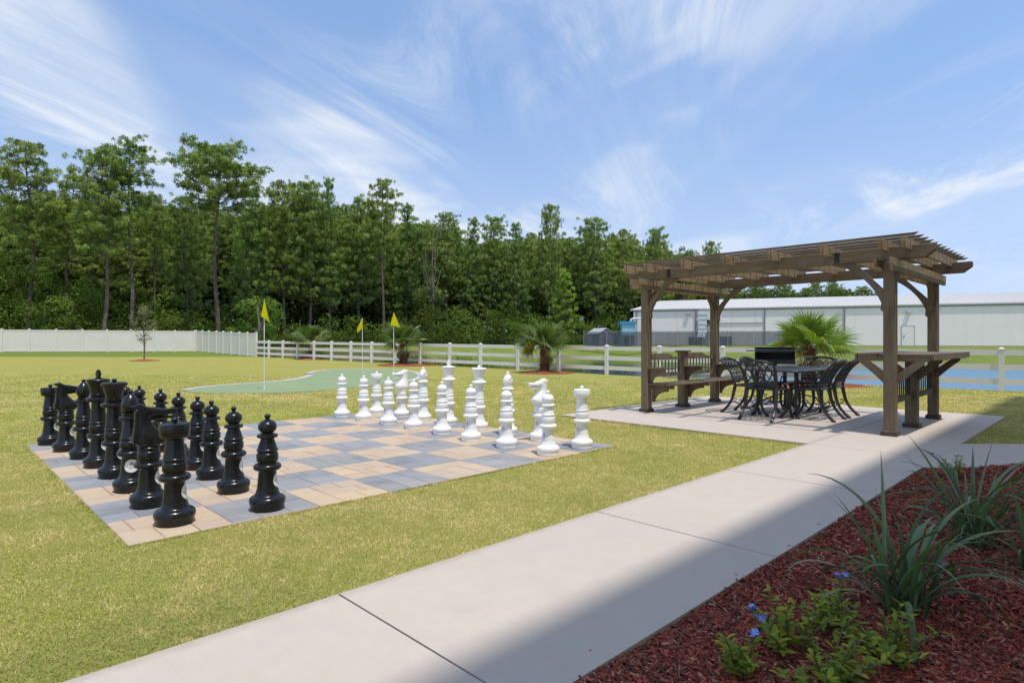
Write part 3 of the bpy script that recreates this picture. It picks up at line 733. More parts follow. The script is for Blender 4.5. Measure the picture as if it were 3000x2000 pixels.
for x in (0, PWD):                      # paired long beams on top
    for s_ in (-1, 1):
        xx = x + s_ * .048; bev(MB().prism(end_cut(-.58, PL + .45, TOPZ + .014, TOPZ + .204, .13), xx - .021, xx + .021, 'x').build('long_beam', WY, pg))
    for yy in (.72, PL - .55):
        q = MB()
        for dz in (.06, .155):
            for dyy in (-.03, .03): q.lathe([(0, .011), (.012, .011), (.014, .006)], 8)
        # bolt plate on the outer face
        pl = MB(); fx = x - .0715 if x == 0 else x + .0715; pl.box(fx - .003, fx + .003, yy - .035, yy + .035, TOPZ + .03, TOPZ + .19); pl.build('splice_plate', STEEL_BLK, pg)
RAFT = [-.27, .02, .82, 1.62, 2.41, 3.21, 4.00, 4.45]
for y in RAFT:
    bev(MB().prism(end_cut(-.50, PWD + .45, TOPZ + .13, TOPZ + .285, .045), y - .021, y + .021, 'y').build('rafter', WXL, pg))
NS = 13
for k in range(NS):
    x = -.46 + k * (PWD + .87) / (NS - 1)
    bev(MB().prism([(-.40, TOPZ + .287), (PL + .30, TOPZ + .287), (PL + .36, TOPZ + .327), (-.46, TOPZ + .327)], x - .016, x + .016, 'x').build('roof_slat', WY, pg), .004)
def brace(px, py, d, axis_, z1, reach=.62, drop=.66, th=.042):
    """knee brace: straight upper edge, scooped lower edge, square to post and beam"""
    n = 10; bk = drop * .40; face_ = []
    for i in range(n + 1):
        t = i / n; an = t * math.pi / 2; cx_ = .62 * (1 - math.cos(an)) + .38 * t; cz_ = .62 * math.sin(an) + .38 * t
        face_.append((d * (PH + (reach - PH) * cx_), z1 - drop * (1 - cz_)))
    poly = [(d * PH, z1 - drop - .04)] + [(d * (PH + .045), z1 - drop)] + face_[1:] + [(d * (reach - bk), z1), (d * PH, z1 - drop + bk)]
    ctr = py if axis_ == 'y' else px; shift = px if axis_ == 'y' else py
    bev(MB().prism([(p + shift, z) for p, z in poly], ctr - th / 2, ctr + th / 2, axis_).build('knee_brace', WZ, pg), .004)
for x in (0, PWD):
    brace(x, 0, 1, 'x', TOPZ + .012, .78, .74, .085); brace(x, PL, -1, 'x', TOPZ + .012, .78, .74, .085)
for y in (0, PL):
    brace(0, y, 1, 'y', TOPZ - .172, .44, .46, .075); brace(PWD, y, -1, 'y', TOPZ - .172, .44, .46, .075)

def strut(m_, base, out, z1, reach, drop, th=.05):
    s_ = -1 if out[0] == '-' else 1; w_ = .085
    poly = [(0, z1 - drop), (s_*.03, z1 - drop), (s_*(reach*.55), z1 - drop*.52), (s_*reach, z1 - .035), (s_*reach, z1), (s_*(reach - w_ - .03), z1), (0, z1 - drop + w_ + .06)]
    m_.prism([(base[1] + p, z) for p, z in poly], base[0] - th / 2, base[0] + th / 2, 'x'); return m_
def curl_bracket(m_, base, out, z1, reach, drop, th=.04):
    """shelf bracket from a post side: base (x,y) on the post face, out a unit axis ('-y','+y')"""
    s_ = -1 if out[0] == '-' else 1; n = 7; poly = [(0, z1 - drop)]
    for i in range(n + 1):
        t = i / n * math.pi / 2; poly.append((s_ * (.05 + (reach - .05) * (1 - math.cos(t))) , z1 - .055 - (drop - .055) * (1 - math.sin(t))))
    poly += [(s_ * reach, z1), (0, z1)]
    poly = [(base[1] + p, z) for p, z in poly]; m_.prism(poly, base[0] - th / 2, base[0] + th / 2, 'x'); return m_
# bench along the far-left side (y = PL)
bench = empty('bench', (0, PL, 0), parent=pg)
mid = 1.42
o = bev(MB().box(mid - .085, mid + .085, -.085, .085, 0, 1.18).build('bench_post', WZ, bench))
MB().box(mid - .125, mid + .125, -.125, .125, 1.182, 1.215).build('bench_post_cap', TRIM, bench)
MB().box(mid - .115, mid + .115, -.115, .115, .002, .062).build('bench_post_base', TRIM, bench)
for k in range(4):
    y0_ = -.575 + k * .126; bev(MB().box(-.06, PWD + .42, y0_, y0_ + .118, .545, .580).build('seat_board', WX, bench), .004)
for x in (0, mid, PWD):
    q = MB(); q.box(x - .022 + .1, x + .022 + .1, -.56, -.02, .475, .543); curl_bracket(q, (x + .1, -PH), '-y', .474, .36, .27); q.build('seat_bracket', WZ, bench)
    bev(MB().box(x - .09, x + .13, -.60, -.079, .865, .897).build('arm_shelf', WY, bench), .004)
    q = MB(); curl_bracket(q, (x + .02, -PH), '-y', .863, .34, .30); q.build('shelf_bracket', WZ, bench)
for x0_, x1_ in ((PH, mid - .085), (mid + .085, PWD - PH)):
    L = x1_ - x0_; poly = [(x0_, 1.03), (x1_, 1.03)]; n = 20
    for i in range(n + 1):
        t = 1 - i / n; h = 1.165
        if t > .58: h = 1.165 - .075 * min(1, (t - .58) / .16) ** .8
        elif t < .10: h = 1.15
        poly.append((x0_ + L * t, h))
    MB().prism(poly, -.02, .02, 'y').build('back_board', WX, bench)
    MB().box(x0_, x1_, -.02, .02, .685, .765).build('back_rail', WX, bench)
    nb = 9
    for k in range(nb):
        x = x0_ + L * (k + .7) / (nb + .4); MB().box(x - .009, x + .009, -.009, .009, .76, 1.035).build('baluster', BAL, bench)
# bar along the near-right side (y = 0)
bar = empty('bar_counter', (0, 0, 0), parent=pg)
bm_ = 1.30
o = bev(MB().box(bm_ - .085, bm_ + .085, -.085, .085, 0, 1.145).build('bar_post', WZ, bar)); MB().box(bm_ - .115, bm_ + .115, -.115, .115, .002, .062).build('bar_post_base', TRIM, bar)
for k in range(7):
    y0_ = -.50 + k * .138
    x0_ = .085 if -.2 < y0_ < .06 else .06
    bev(MB().box(x0_, PWD + .02 if not -.2 < y0_ < .06 else PWD - .08, y0_, y0_ + .134, 1.185, 1.225).build('counter_board', WX, bar), .004)
MB().box(.055, PWD + .03, -.535, -.503, 1.135, 1.228).build('counter_edge', WX, bar); MB().box(.055, PWD + .03, .469, .50, 1.135, 1.228).build('counter_edge', WX, bar)
for x in (.085, bm_, PWD - .085):
    q = MB(); q.box(x - .02, x + .02, -.49, .46, 1.115, 1.183); q.build('counter_bearer', WY, bar)
    for sd in ('-y', '+y'):
        q = MB(); strut(q, (x, PH if sd == '+y' else -PH), sd, 1.113, .34, .33, .05); q.build('counter_bracket', WZ, bar)
for x0_, x1_ in ((PH, bm_ - .085), (bm_ + .085, PWD - PH)):
    L = x1_ - x0_
    MB().box(x0_, x1_, -.022, .022, .86, .95).build('panel_rail', WX, bar); MB().box(x0_, x1_, -.022, .022, .47, .56).build('panel_rail', WX, bar)
    for k in range(9):
        x = x0_ + L * (k + .7) / 9.4; MB().box(x - .009, x + .009, -.009, .009, .55, .865).build('baluster', BAL, bar)

# ------------------------------------------------------------------ cast dining set
def bez(p, n=10):
    p = [Vector(q) for q in p]; out = []
    for i in range(n + 1):
        t = i / n; q = list(p)
        while len(q) > 1: q = [q[k] * (1 - t) + q[k + 1] * t for k in range(len(q) - 1)]
        out.append(q[0])
    return out
def chair_proto():
    """faces +x; origin on the ground under the seat centre"""
    t = empty('dining_chair', (0, 0, 0)); SW, SD, SZ = .295, .26, .555
    for s_ in (-1, 1):
        m_ = MB(); m_.tube(bez([(SD - .01, s_*SW*.98, SZ - .02), (SD + .09, s_*SW, SZ - .16), (SD - .10, s_*SW, .22), (SD + .15, s_*SW*1.03, .0)], 9), [.037, .037, .034, .031, .029, .027, .026, .026, .027, .031], 7)
        m_.ball((SD + .145, s_*SW*1.03, .018), .026, 8, 6); m_.build('leg', IRON, t, 50)
        m_ = MB(); m_.tube(bez([(-SD + .02, s_*SW*.9, SZ + .02), (-SD - .05, s_*SW*.92, SZ - .17), (-SD + .02, s_*SW*.95, .24), (-SD - .27, s_*SW*.99, .0)], 9), [.036, .036, .033, .031, .029, .027, .026, .026, .027, .031], 7)
        m_.ball((-SD - .265, s_*SW*.99, .018), .026, 8, 6); m_.build('leg', IRON, t, 50)
        m_ = MB(); m_.tube(bez([(SD - .03, s_*SW*.96, .30), (.12, s_*SW*.96, .06), (-.14, s_*SW*.95, .14), (-SD - .0, s_*SW*.94, .25)], 12), .011, 5)
        m_.tube(bez([(-SD, s_*SW*.94, .25), (-SD - .03, s_*SW*.94, .30), (-SD + .05, s_*SW*.94, .32), (-SD + .045, s_*SW*.94, .27)], 7), .010, 5); m_.build('side_stretcher', IRON, t, 50)
        m_ = MB(); m_.tube(bez([(-SD + .03, s_*SW*.92, SZ - .03), (-SD - .03, s_*SW*.96, SZ + .16), (-SD - .07, s_*SW*1.04, SZ + .32), (-SD - .27, s_*SW*1.06, 1.03)], 9), [.026, .025, .024, .023, .022, .021, .021, .020, .020, .022], 7)
        m_.ball((-SD - .275, s_*SW*1.06, 1.032), .028, 8, 6); m_.build('back_upright', IRON, t, 50)
    m_ = MB(); m_.tube([(-SD*.15, -SW*.95, .125), (-SD*.15, 0, .118), (-SD*.15, SW*.95, .125)], .011, 5); m_.build('cross_stretcher', IRON, t)
    s_ = MB(); ring = []
    for k in range(28):
        a_ = 2*math.pi*k/28; ring.append(Vector((SD * sq(math.cos(a_), .45), SW * sq(math.sin(a_), .45), SZ)))
    s_.tube(ring + [ring[0]], .024, 6, False)
    seat = s_.build('seat_frame', IRON, t, 50); la = MB()
    for k in range(-6, 7):
        c = k * .078
        for sg in (-1, 1):
            a_, b_ = [], []
            for q in np.linspace(-.36, .36, 15):
                x, y = (q + c), sg * q
                if abs(x) < SD - .01 and abs(y) < SW - .01: a_.append((x, y, SZ - .01))
            if len(a_) > 1: la.tube([a_[0], a_[-1]], .012, 4)
    la.build('seat_lattice', IRON, t)
    def back(y, h):                     # a point on the reclined back plane, h above the seat
        q = h / (1.02 - SZ); x = -SD + .02 - .07 * q - .22 * q * q; return Vector((x, y * (.92 + .14 * q), SZ + h))
    fr = MB(); HB = .455
    fr.tube([back(y, HB + .055 * (1 - (y / SW) ** 2) + .01) for y in np.linspace(-SW, SW, 13)], [.018] + [.026] * 11 + [.018], 6, True, 1.0)
    fr.build('back_top_rail', IRON, t, 50); MB().tube([back(y, .085) for y in np.linspace(-SW, SW, 5)], .018, 6).build('back_lower_rail', IRON, t, 50)
    lt = MB()
    for k in range(-4, 5):
        for sg in (-1, 1):
            seg = []
            for q in np.linspace(0, 1, 13):
                h = .10 + q * (HB - .06); y = k * .118 + sg * (q - .5) * .34 + sg * .03 * math.sin(q * math.pi * 2)
                if abs(y) < SW - .012: seg.append(back(y, h))
            if len(seg) > 2: lt.tube(seg, .0130, 4)
    lt.build('back_lattice', IRON, t)
    return t
tz = PTOP
TCX, TCY, TL, TW, TH = 12.15, 4.62, 1.92, 1.02, .895
dt = empty('dining_table', (TCX, TCY, tz), 0, 'black cast metal dining table with lattice top under the pergola', 'table')
m_ = MB(); ring = []
for k in range(48):
    a_ = 2*math.pi*k/48; ring.append(Vector((TL/2 * sq(math.cos(a_), .16), TW/2 * sq(math.sin(a_), .16), TH - .018)))
m_.tube(ring + [ring[0]], .030, 6, False); tt = m_.build('tabletop_frame', TABLE_M, dt, 50)
la = MB()
for k in range(-16, 17):
    for sg in (-1, 1):
        a_ = [(q + k*.10, sg * q, TH - .006) for q in np.linspace(-.52, .52, 27) if abs(q + k*.10) < TL/2 - .01 and abs(q) < TW/2 - .01]
        if len(a_) > 1: la.bar(a_[0], a_[-1], .040, .012)
for r_ in (.06, .15): la.tube([Vector((r_*math.cos(x), r_*math.sin(x), TH - .005)) for x in np.linspace(0, 2*math.pi, 25)], .012, 4, False)
la.build('tabletop_lattice', TABLE_M, tt)
for sx in (-1, 1):
    for sy in (-1, 1):
        x, y = sx * (TL/2 - .30), sy * (TW/2 - .16); g_ = MB()
        g_.tube(bez([(x, y, TH - .03), (x + sx*.10, y + sy*.08, .62), (x - sx*.16, y - sy*.10, .30), (x + sx*.10, y + sy*.07, 0)], 12), [.036, .038, .04, .04, .038, .035, .032, .030, .029, .029, .030, .032, .036], 8)
        g_.ball((x + sx*.10, y + sy*.07, .025), .036, 8, 6)
        lg = g_.build('leg', IRON, dt, 50)
        s_ = MB(); s_.tube(bez([(x - sx*.02, y, .72), (x - sx*.30, y, .70), (x - sx*.36, y - sy*.02, .52), (x - sx*.16, y, .56)], 10), .013, 5); s_.build('scroll', IRON, lg, 50)
m_ = MB()
for sy in (-1, 1): m_.tube(bez([(-TL/2 + .36, sy*(TW/2 - .22), .28), (-.2, sy*.10, .42), (.2, sy*.10, .42), (TL/2 - .36, sy*(TW/2 - .22), .28)], 12), .016, 6)
m_.tube([(0, -.14, .385), (0, .14, .385)], .016, 6); m_.build('stretcher', IRON, dt, 50)
ch = chair_proto()
spots = [(11.12, 4.64, 0, 'dining chair at the near end of the table, its lattice back to the camera'),
         (11.66, 4.10, 90, 'dining chair on the right side of the table, nearer the camera'),
         (12.44, 4.10, 92, 'dining chair on the right side of the table, closer to the bar counter'),
         (11.70, 5.15, -90, 'dining chair on the left side of the table, beside the bench'),
         (12.56, 5.14, -88, 'half hidden dining chair on the left side, beyond the near-end chair'),
         (13.22, 4.60, 180, 'dining chair at the far end of the table, before the palm')]
for i, (u, v, a_, lb) in enumerate(spots):
    o = ch if i == 0 else copy_tree(ch)
    o.location = (u, v, tz); o.rotation_euler = (0, 0, R(a_)); tag(o, lb, 'chair', 'cast metal dining chairs')

# grill on a pedestal at the far edge of the patio
gr = empty('pedestal_grill', (14.15, 5.72, tz), R(20), 'black steel pedestal grill standing behind the dining table', 'grill')
MB().lathe([(0, .04), (.90, .04)], 12).build('post', STEEL_BLK, gr, 40); MB().box(-.16, .16, -.16, .16, .002, .02).build('foot_plate', STEEL_BLK, gr)
gb = MB(); gb.box(-.36, .36, -.42, .42, .90, .92); gb.box(.345, .36, -.42, .42, .92, 1.26); gb.box(-.36, .345, -.42, -.405, .92, 1.26); gb.box(-.36, .345, .405, .42, .92, 1.26)
gb.box(-.36, -.345, -.405, .405, .92, 1.0)
fb = gb.build('firebox', STEEL_BLK, gr)
MB().box(.10, .36, -.49, .49, 1.262, 1.275).build('warming_shelf', STEEL_BLK, fb)
gg = MB()
for k in range(30): gg.bar((-.34, -.39 + k * .0269, 1.17), (.33, -.39 + k * .0269, 1.17), .008, .008)
gg.build('grate', STEEL_GRY, gr); MB().tube([(-.37, .40, 1.20), (-.37, .60, 1.20)], .016, 8).build('handle', STEEL_GRY, gr); MB().box(-.375, -.362, -.42, .42, 1.20, 1.232).build('front_bar', STEEL_GRY, gr)

# ------------------------------------------------------------------ warehouse beyond the pond, with its yard
WB = .95
wu, wv = site(15.25, 75.8)
wh = empty('warehouse', (wu, wv, WB), R(-21.35 - YAW), 'long low white metal warehouse across the pond', 'building')
def siding():
    m_ = NB('white_siding'); v = m_.vec('Object'); sp = m_.n('ShaderNodeSeparateXYZ'); m_.l(v, sp.inputs[0])
    q = m_.math('FRACT', m_.math('MULTIPLY', sp.outputs[2], 3.3), 0); line = m_.ramp(q, .0, .12, 1, 0)
    c = m_.mix(m_.ramp(m_.noise(v, .35, 4), .3, .7), (.94, .84, .785), (.90, .805, .75))
    c = m_.mix(m_.math('MULTIPLY', line, .22), c, (.36, .35, .35))
    st = m_.noise(m_.vec('Object', (1, 1, .08)), 1.6, 4); c = m_.mix(m_.ramp(st, .55, .75, 0, .2), c, (.44, .42, .40))
    m_.bump(q, .3, .02); return m_.fin(c, .6, .3)
SIDING = siding(); ROOFM = simple('metal_roof', (.53, .505, .475), (.49, .47, .445), .5, .8, .15); GUT = simple('gutter_grey', (.30, .29, .29), (.25, .25, .25), 2, .5)
WL, WD, EZ, RZ = 78, 26.4, 4.35, 7.05
wm = MB(); wm.prism([(0, 0), (2*WD, 0), (2*WD, EZ), (WD, RZ - .12), (0, EZ)], 0, WL, 'x'); wm.build('wall', SIDING, wh)
rm = MB(); rm.prism([(-.10, EZ - .03), (WD, RZ - .02), (2*WD + .10, EZ - .03), (2*WD + .10, EZ + .10), (WD, RZ + .12), (-.10, EZ + .10)], -.35, WL + .3, 'x'); roof = rm.build('roof', ROOFM, wh)
rb = MB()
for k in range(int(WL / .62)):
    x = -.2 + k * .62; rb.bar((x, -.09, EZ + .105), (x, WD, RZ + .125), .035, .022)
tag(rb.build('roof_ribs', ROOFM, roof), kind='stuff')
MB().box(-.35, WL + .3, -.20, -.103, EZ - .05, EZ + .075).build('gutter', ROOFM, wh)
MB().box(-.02, WL, -.02, -.003, EZ - .22, EZ - .10).build('eave_trim', GUT, wh)
for x in (.4, 7.5, 15.2, 23.4, 31.7, 40, 48): MB().tube([(x, -.16, EZ - .05), (x, -.10, EZ - .25), (x, -.08, 0)], .085, 6).build('downspout', GUT, wh)
d_ = MB().box(28.9, 30.0, -.05, -.003, 0, 2.14).build('door', simple('door_grey', (.86, .77, .72), (.82, .74, .69), 3, .6), wh)
fr = MB(); fr.box(28.82, 28.9, -.07, -.003, 0, 2.22); fr.box(30.0, 30.08, -.07, -.003, 0, 2.22); fr.box(28.9, 30.0, -.07, -.003, 2.14, 2.22); fr.build('door_frame', ROOFM, d_)
MB().box(29.02, 29.12, -.11, -.05, .95, 1.08).build('handle', STEEL_GRY, d_)
for x, z in ((29.5, 3.52), (6.6, 3.75)): MB().prism([(-.32, z), (-.003, z), (-.003, z + .22), (-.22, z + .22)], x - .22, x + .22, 'x').build('wall_light', GUT, wh)
MB().bar((8.4, -.06, 2.62), (15.0, -.06, 2.62), .06, .09).build('conduit', GUT, wh)
hv = empty('ventilation_duct', (wu + .93*0, wv, WB), R(-21.35 - YAW), 'white sheet metal ventilation duct on the warehouse wall', 'duct')
DUCT = simple('duct_white', (.72, .72, .71), (.66, .66, .66), 2, .45)
dm = MB(); dm.box(7.9, 8.85, -1.2, -.20, 1.7, 4.05); dm.build('duct', DUCT, hv); MB().box(8.87, 9.75, -1.15, -.2, 3.0, 4.0).build('fan_box', DUCT, hv)
MB().loft([[(7.9,-1.2,1.698),(8.85,-1.2,1.698),(8.85,-.2,1.698),(7.9,-.2,1.698)], [(7.6,-2.0,.4),(8.5,-2.0,.4),(8.5,-1.0,.4),(7.6,-1.0,.4)]]).build('hopper', DUCT, hv)
for k in range(4): MB().box(7.88, 8.87, -1.23, -.18, 1.9 + k*.55, 1.95 + k*.55).build('flange', GUT, hv)
MB().tube([(9.0, -.7, 2.95), (9.0, -.9, 2.5), (8.7, -1.1, 2.2)], .16, 8).build('pipe', STEEL_GRY, hv)
MB().box(7.8, 8.3, -1.9, -1.1, .0, .395).build('stand', STEEL_GRY, hv)

ru, rv = site(13.7, 71.5)
tk = empty('dust_collector', (ru, rv, 1.0), R(-YAW), 'pale blue collector box with bright blue lid beside the warehouse corner', 'dust collector')
BLU = simple('pale_blue_paint', (.33, .56, .64), (.27, .50, .60), 2, .5); BLU2 = simple('bright_blue_paint', (.05, .30, .50), (.04, .25, .44), 2, .5)
MB().box(-.75, .75, -.6, .6, 1.15, 2.45).build('body', BLU, tk); MB().box(-1.05, .80, -.75, .75, 2.452, 2.75).build('lid', BLU2, tk)
for sx in (-.65, .65):
    for sy in (-.5, .5): MB().box(sx - .05, sx + .05, sy - .05, sy + .05, -.1, 1.148).build('leg', GUT, tk)
MB().tube([(.35, 0, 2.7), (.4, 0, 3.0), (.7, 0, 3.12), (1.7, 0, 3.12), (2.05, 0, 2.95), (2.1, 0, 2.4), (2.1, 0, 0)], .11, 8).build('pipe', DUCT, tk, 60)
ld = MB()
for sx in (.80, 1.10): ld.box(sx, sx + .05, -.75, -.70, -.1, 2.4)
for k in range(9): ld.box(.85, 1.10, -.74, -.71, .1 + k*.26, .14 + k*.26)
ld.build('ladder', DUCT, tk)
su, sv = site(10.35, 71.0)
sh = empty('garden_shed', (su, sv, .95), R(-YAW + 24), 'small grey-brown shed with pale gable roof behind the yard fence', 'shed')
SHEDW = simple('shed_wall', (.26, .22, .19), (.20, .17, .15), 3, .8); SHEDR = simple('shed_roof', (.42, .44, .43), (.36, .38, .37), 2, .6)
pl = MB()
for k in range(9): pl.box(-1.0 + k*.2222, -1.0 + (k+1)*.2222 - .012, -1.3, -1.262, 0, 1.35)
for k in range(11): pl.box(.962, 1.0, -1.26 + k*.2222, -1.26 + (k+1)*.2222 - .012, 0, 1.35)
pl.box(-.96, .96, -1.26, 1.2, 0, 1.35); pl.prism([(-1.0, 1.35), (1.0, 1.35), (0, 1.92)], -1.29, 1.2, 'y'); pl.build('wall', SHEDW, sh)
rf_ = MB()
for s_ in (-1, 1): rf_.prism([(0, 1.95), (s_*1.14, 1.29), (s_*1.14, 1.35), (0, 2.02)], -1.42, 1.32, 'y')
rf_.build('roof', SHEDR, sh); MB().box(-.42, .42, -1.33, -1.302, .05, 1.25).build('door', simple('shed_door', (.22, .18, .15), (.17, .14, .12), 4, .8), sh)
cf = empty('screened_chain_link_fence', (*site(8.2, 69.0), .85), R(-YAW - 13), 'chain link fence with dark blue windscreen in front of the warehouse', 'fence')
SCR = NB('windscreen'); _v = SCR.vec('Object'); _n = SCR.noise(SCR.vec('Object', (2.2, 2.2, .25)), 2.0, 4)
SCR.fin(SCR.mix(SCR.ramp(_n, .3, .7), (.07, .095, .12), (.17, .17, .19)), .8, .2)
_t = SCR.n('ShaderNodeBsdfTransparent'); _m = SCR.n('ShaderNodeMixShader'); _m.inputs[0].default_value = .48
SCR.l(SCR.p.outputs[0], _m.inputs[1]); SCR.l(_t.outputs[0], _m.inputs[2]); SCR.l(_m.outputs[0], SCR.out.inputs[0]); SCR = SCR.mat
for k in range(10):
    x = k * 2.6; MB().lathe([(0, .035), (1.75, .035), (1.77, .02)], 8, (x, 0)).build('post', GUT, cf)
    if k < 9:
        MB().box(x + .04, x + 2.56, -.012, -.004, .06, 1.62).build('windscreen', SCR, cf); MB().tube([(x, 0, 1.68), (x + 2.6, 0, 1.68)], .022, 6).build('top_rail', GUT, cf)
for i, (x, y, w_, h_, m_, nm, lb) in enumerate(((21.5, 70.5, 1.6, .95, STEEL_BLK, 'equipment_cabinet', 'dark equipment cabinet behind the blue windscreen, left of the ventilation duct'), (24.5, 69.2, 1.1, 1.0, STEEL_GRY, 'storage_crate', 'grey storage crate behind the blue windscreen, right of the dark cabinet'))):
    u, v = site(x, y); t = empty(nm, (u, v, gz(u, v)), R(-YAW), lb, 'cabinet' if i == 0 else 'crate')
    MB().box(-w_/2, w_/2, -.4, .4, .1, h_).build('body', m_, t); MB().box(-w_/2 - .03, w_/2 + .03, -.43, .43, h_ + .002, h_ + .06).build('lid', GUT, t); MB().box(-w_/2, w_/2, -.35, .35, -.1, .098).build('skid', GUT, t)

# ------------------------------------------------------------------ trees
def rdir(n, g):                          # n random unit vectors
    d = g.normal(size=(n, 3)); return d / np.linalg.norm(d, axis=1, keepdims=True)
def needles(C, rad, per, g, base, var, up=.35, wd=.13):
    """clumps of needle sprays: C (n,3) centres, rad (n,), per triangles each"""
    n = len(C); d = rdir(n * per, g); d[:, 2] += up; d /= np.linalg.norm(d, axis=1, keepdims=True)
    c = np.repeat(C, per, 0); r_ = np.repeat(rad, per) * g.uniform(.6, 1.1, n * per)
    side = np.cross(d, rdir(n * per, g)); side /= np.linalg.norm(side, axis=1, keepdims=True) + 1e-9
    b0 = c + d * (r_ * .12)[:, None]; w_ = (r_ * wd)[:, None]
    tip = c + d * r_[:, None] - np.array([0, 0, 1]) * (r_ * .10)[:, None]
    V = np.stack([b0 - side * w_ * .35, b0 + (tip - b0) * .55 + side * w_, tip, b0 + (tip - b0) * .55 - side * w_], 1).reshape(-1, 3)
    F = np.arange(len(V)).reshape(-1, 4)
    k = np.repeat(g.uniform(0, 1, n), per); j = g.uniform(-.5, .5, n * per)
    col = np.array(base)[None] * (1 + var * (k - .5) * 1.3 + .35 * j)[:, None]
    col[:, 0] *= (1 + .22 * (k - .45)); br = g.uniform(0, 1, n * per) < .018; col[br] = np.array([.16, .095, .035])
    return V, F, np.repeat(np.clip(col, .004, 1), 4, 0)
def leaves(C, rad, per, g, base, var, size):
    n = len(C); d = rdir(n * per, g); rr = g.uniform(.45, 1.0, n * per) ** .6
    p = np.repeat(C, per, 0) + d * (np.repeat(rad, per) * rr)[:, None] * np.array([1, 1, .78])
    nrm_ = d * .6 + rdir(n * per, g) * .7; nrm_[:, 2] += .55; nrm_ /= np.linalg.norm(nrm_, axis=1, keepdims=True)
    a_ = np.cross(nrm_, rdir(n * per, g)); a_ /= np.linalg.norm(a_, axis=1, keepdims=True) + 1e-9; b_ = np.cross(nrm_, a_)
    s_ = (size * g.uniform(.6, 1.35, n * per))[:, None]
    V = np.stack([p - a_ * s_, p - b_ * s_ * .5, p + a_ * s_, p + b_ * s_ * .5], 1).reshape(-1, 3); F = np.arange(len(V)).reshape(-1, 4)
    k = np.repeat(g.uniform(0, 1, n), per); j = g.uniform(-.5, .5, n * per)
    col = np.array(base)[None] * (1 + var * (k - .5) + .5 * j)[:, None]; col[:, 0] *= 1 + .3 * (k - .5)
    return V, F, np.repeat(np.clip(col, .004, 1), 4, 0)
def pine(seed, H, cb_, cr, shape, per=58, nl=30, base=(.215, .265, .075), rad=(.33, .58), lean=0, trunk_r=.23, wd=.078, stubs=True):
    """shape(t): limb reach for t in 0..1 from crown base to top"""
    g = np.random.default_rng(seed); r_ = random.Random(seed); T = MB()
    bend = [(lean * (z / H) + .25 * math.sin(z * .35 + seed), .22 * math.cos(z * .3 + seed * 2), z) for z in np.linspace(-.3, H * .985, 12)]
    T.tube(bend, [trunk_r * (1 - .86 * (i / 11) ** 1.25) + (.07 if i == 0 else 0) for i in range(12)], 8)
    zz = [b[2] for b in bend]; ax = lambda z: np.array([np.interp(z, zz, [b[0] for b in bend]), np.interp(z, zz, [b[1] for b in bend]), z])
    C = []; Rr = []
    for i in range(nl):
        t = ((i + r_.random() * .8) / nl) ** .92; z0_ = H * (cb_ + (1 - cb_) * t * .97); L = cr * shape(t) * r_.uniform(.65, 1.12)
        an = i * 2.4 + r_.uniform(-.4, .4); rise = L * r_.uniform(.10, .42) * (1.0 if t < .75 else 1.6)
        p0 = ax(z0_); out = np.array([math.cos(an), math.sin(an), 0])
        pts = [p0 + out * L * s_ + np.array([0, 0, rise * s_ ** 1.6]) + g.normal(0, .06 * L * s_, 3) for s_ in np.linspace(0, 1, 5)]
        T.tube([tuple(p) for p in pts], [max(.012, .055 * (1 - .8 * k / 4) * (1.2 - .6 * t)) for k in range(5)], 4, False)
        nsub = max(4, int(L * 5.2))
        for k in range(nsub):
            s_ = 1 - .70 * (k / nsub) * r_.uniform(.7, 1.15); b_ = pts[0] + (pts[-1] - pts[0]) * s_
            tip = b_ + np.array([r_.gauss(0, 1), r_.gauss(0, 1), r_.uniform(-.15, .8)]) * .36 * min(1.7, L) * (1.15 - .4 * s_)
            if k % 2 == 0: T.tube([tuple(b_), tuple(tip)], [.018, .010], 3, False)
            C.append(tip); Rr.append(r_.uniform(*rad) * .88)
    for k in range(5): C.append(ax(H * .97) + g.normal(0, .35, 3)); Rr.append(r_.uniform(*rad))
    if stubs:
        for k in range(6):
            z = H * r_.uniform(cb_ * .55, cb_); an = r_.uniform(0, 6.3); p = ax(z); L = r_.uniform(.7, 2.2)
            T.tube([tuple(p), tuple(p + np.array([math.cos(an) * L, math.sin(an) * L, r_.uniform(-.25, .3)]))], [.03, .008], 3, False)
    V, F, col = needles(np.array(C), np.array(Rr), per, g, base, .75, wd=wd)
    return T, V, F, col
rnd = lambda t: math.sqrt(max(.03, 1 - (1.55 * (t - .38)) ** 2))
umb = lambda t: max(.25, math.sin(math.pi * (.20 + .72 * t)) ** .7)
cone = lambda t: max(.16, 1.0 - .80 * t) * (.65 + .35 * min(1, t * 5))
dense = lambda t: max(.22, math.sqrt(max(.05, 1 - (t * .98) ** 2.6))) * (.70 + .30 * min(1, t * 6))
G1, G2, G3 = (.235, .320, .090), (.212, .315, .094), (.265, .335, .090)
PROT = {
 'tallA': pine(1, 22, .48, 3.2, rnd, 50, 60, base=G3, lean=.4), 'tallB': pine(2, 22, .46, 3.0, rnd, 50, 60, base=G1, lean=-.3), 'tallC': pine(3, 23, .62, 2.8, rnd, 50, 46, base=G2, lean=.2),
 'umb': pine(4, 22, .68, 4.3, umb, 50, 50, base=G1), 'thin': pine(5, 19, .48, 2.0, rnd, 40, 36, base=G3, trunk_r=.15),
 'denA': pine(6, 20, .24, 4.0, dense, 46, 78, base=G1), 'denB': pine(7, 20, .20, 3.5, cone, 46, 82, base=G2),
 'denC': pine(8, 20, .30, 4.2, dense, 46, 76, base=G3), 'young': pine(9, 9, .04, 2.0, cone, 40, 50, rad=(.28, .45), base=(.26, .38, .07), trunk_r=.12, stubs=False)}
PM = {}
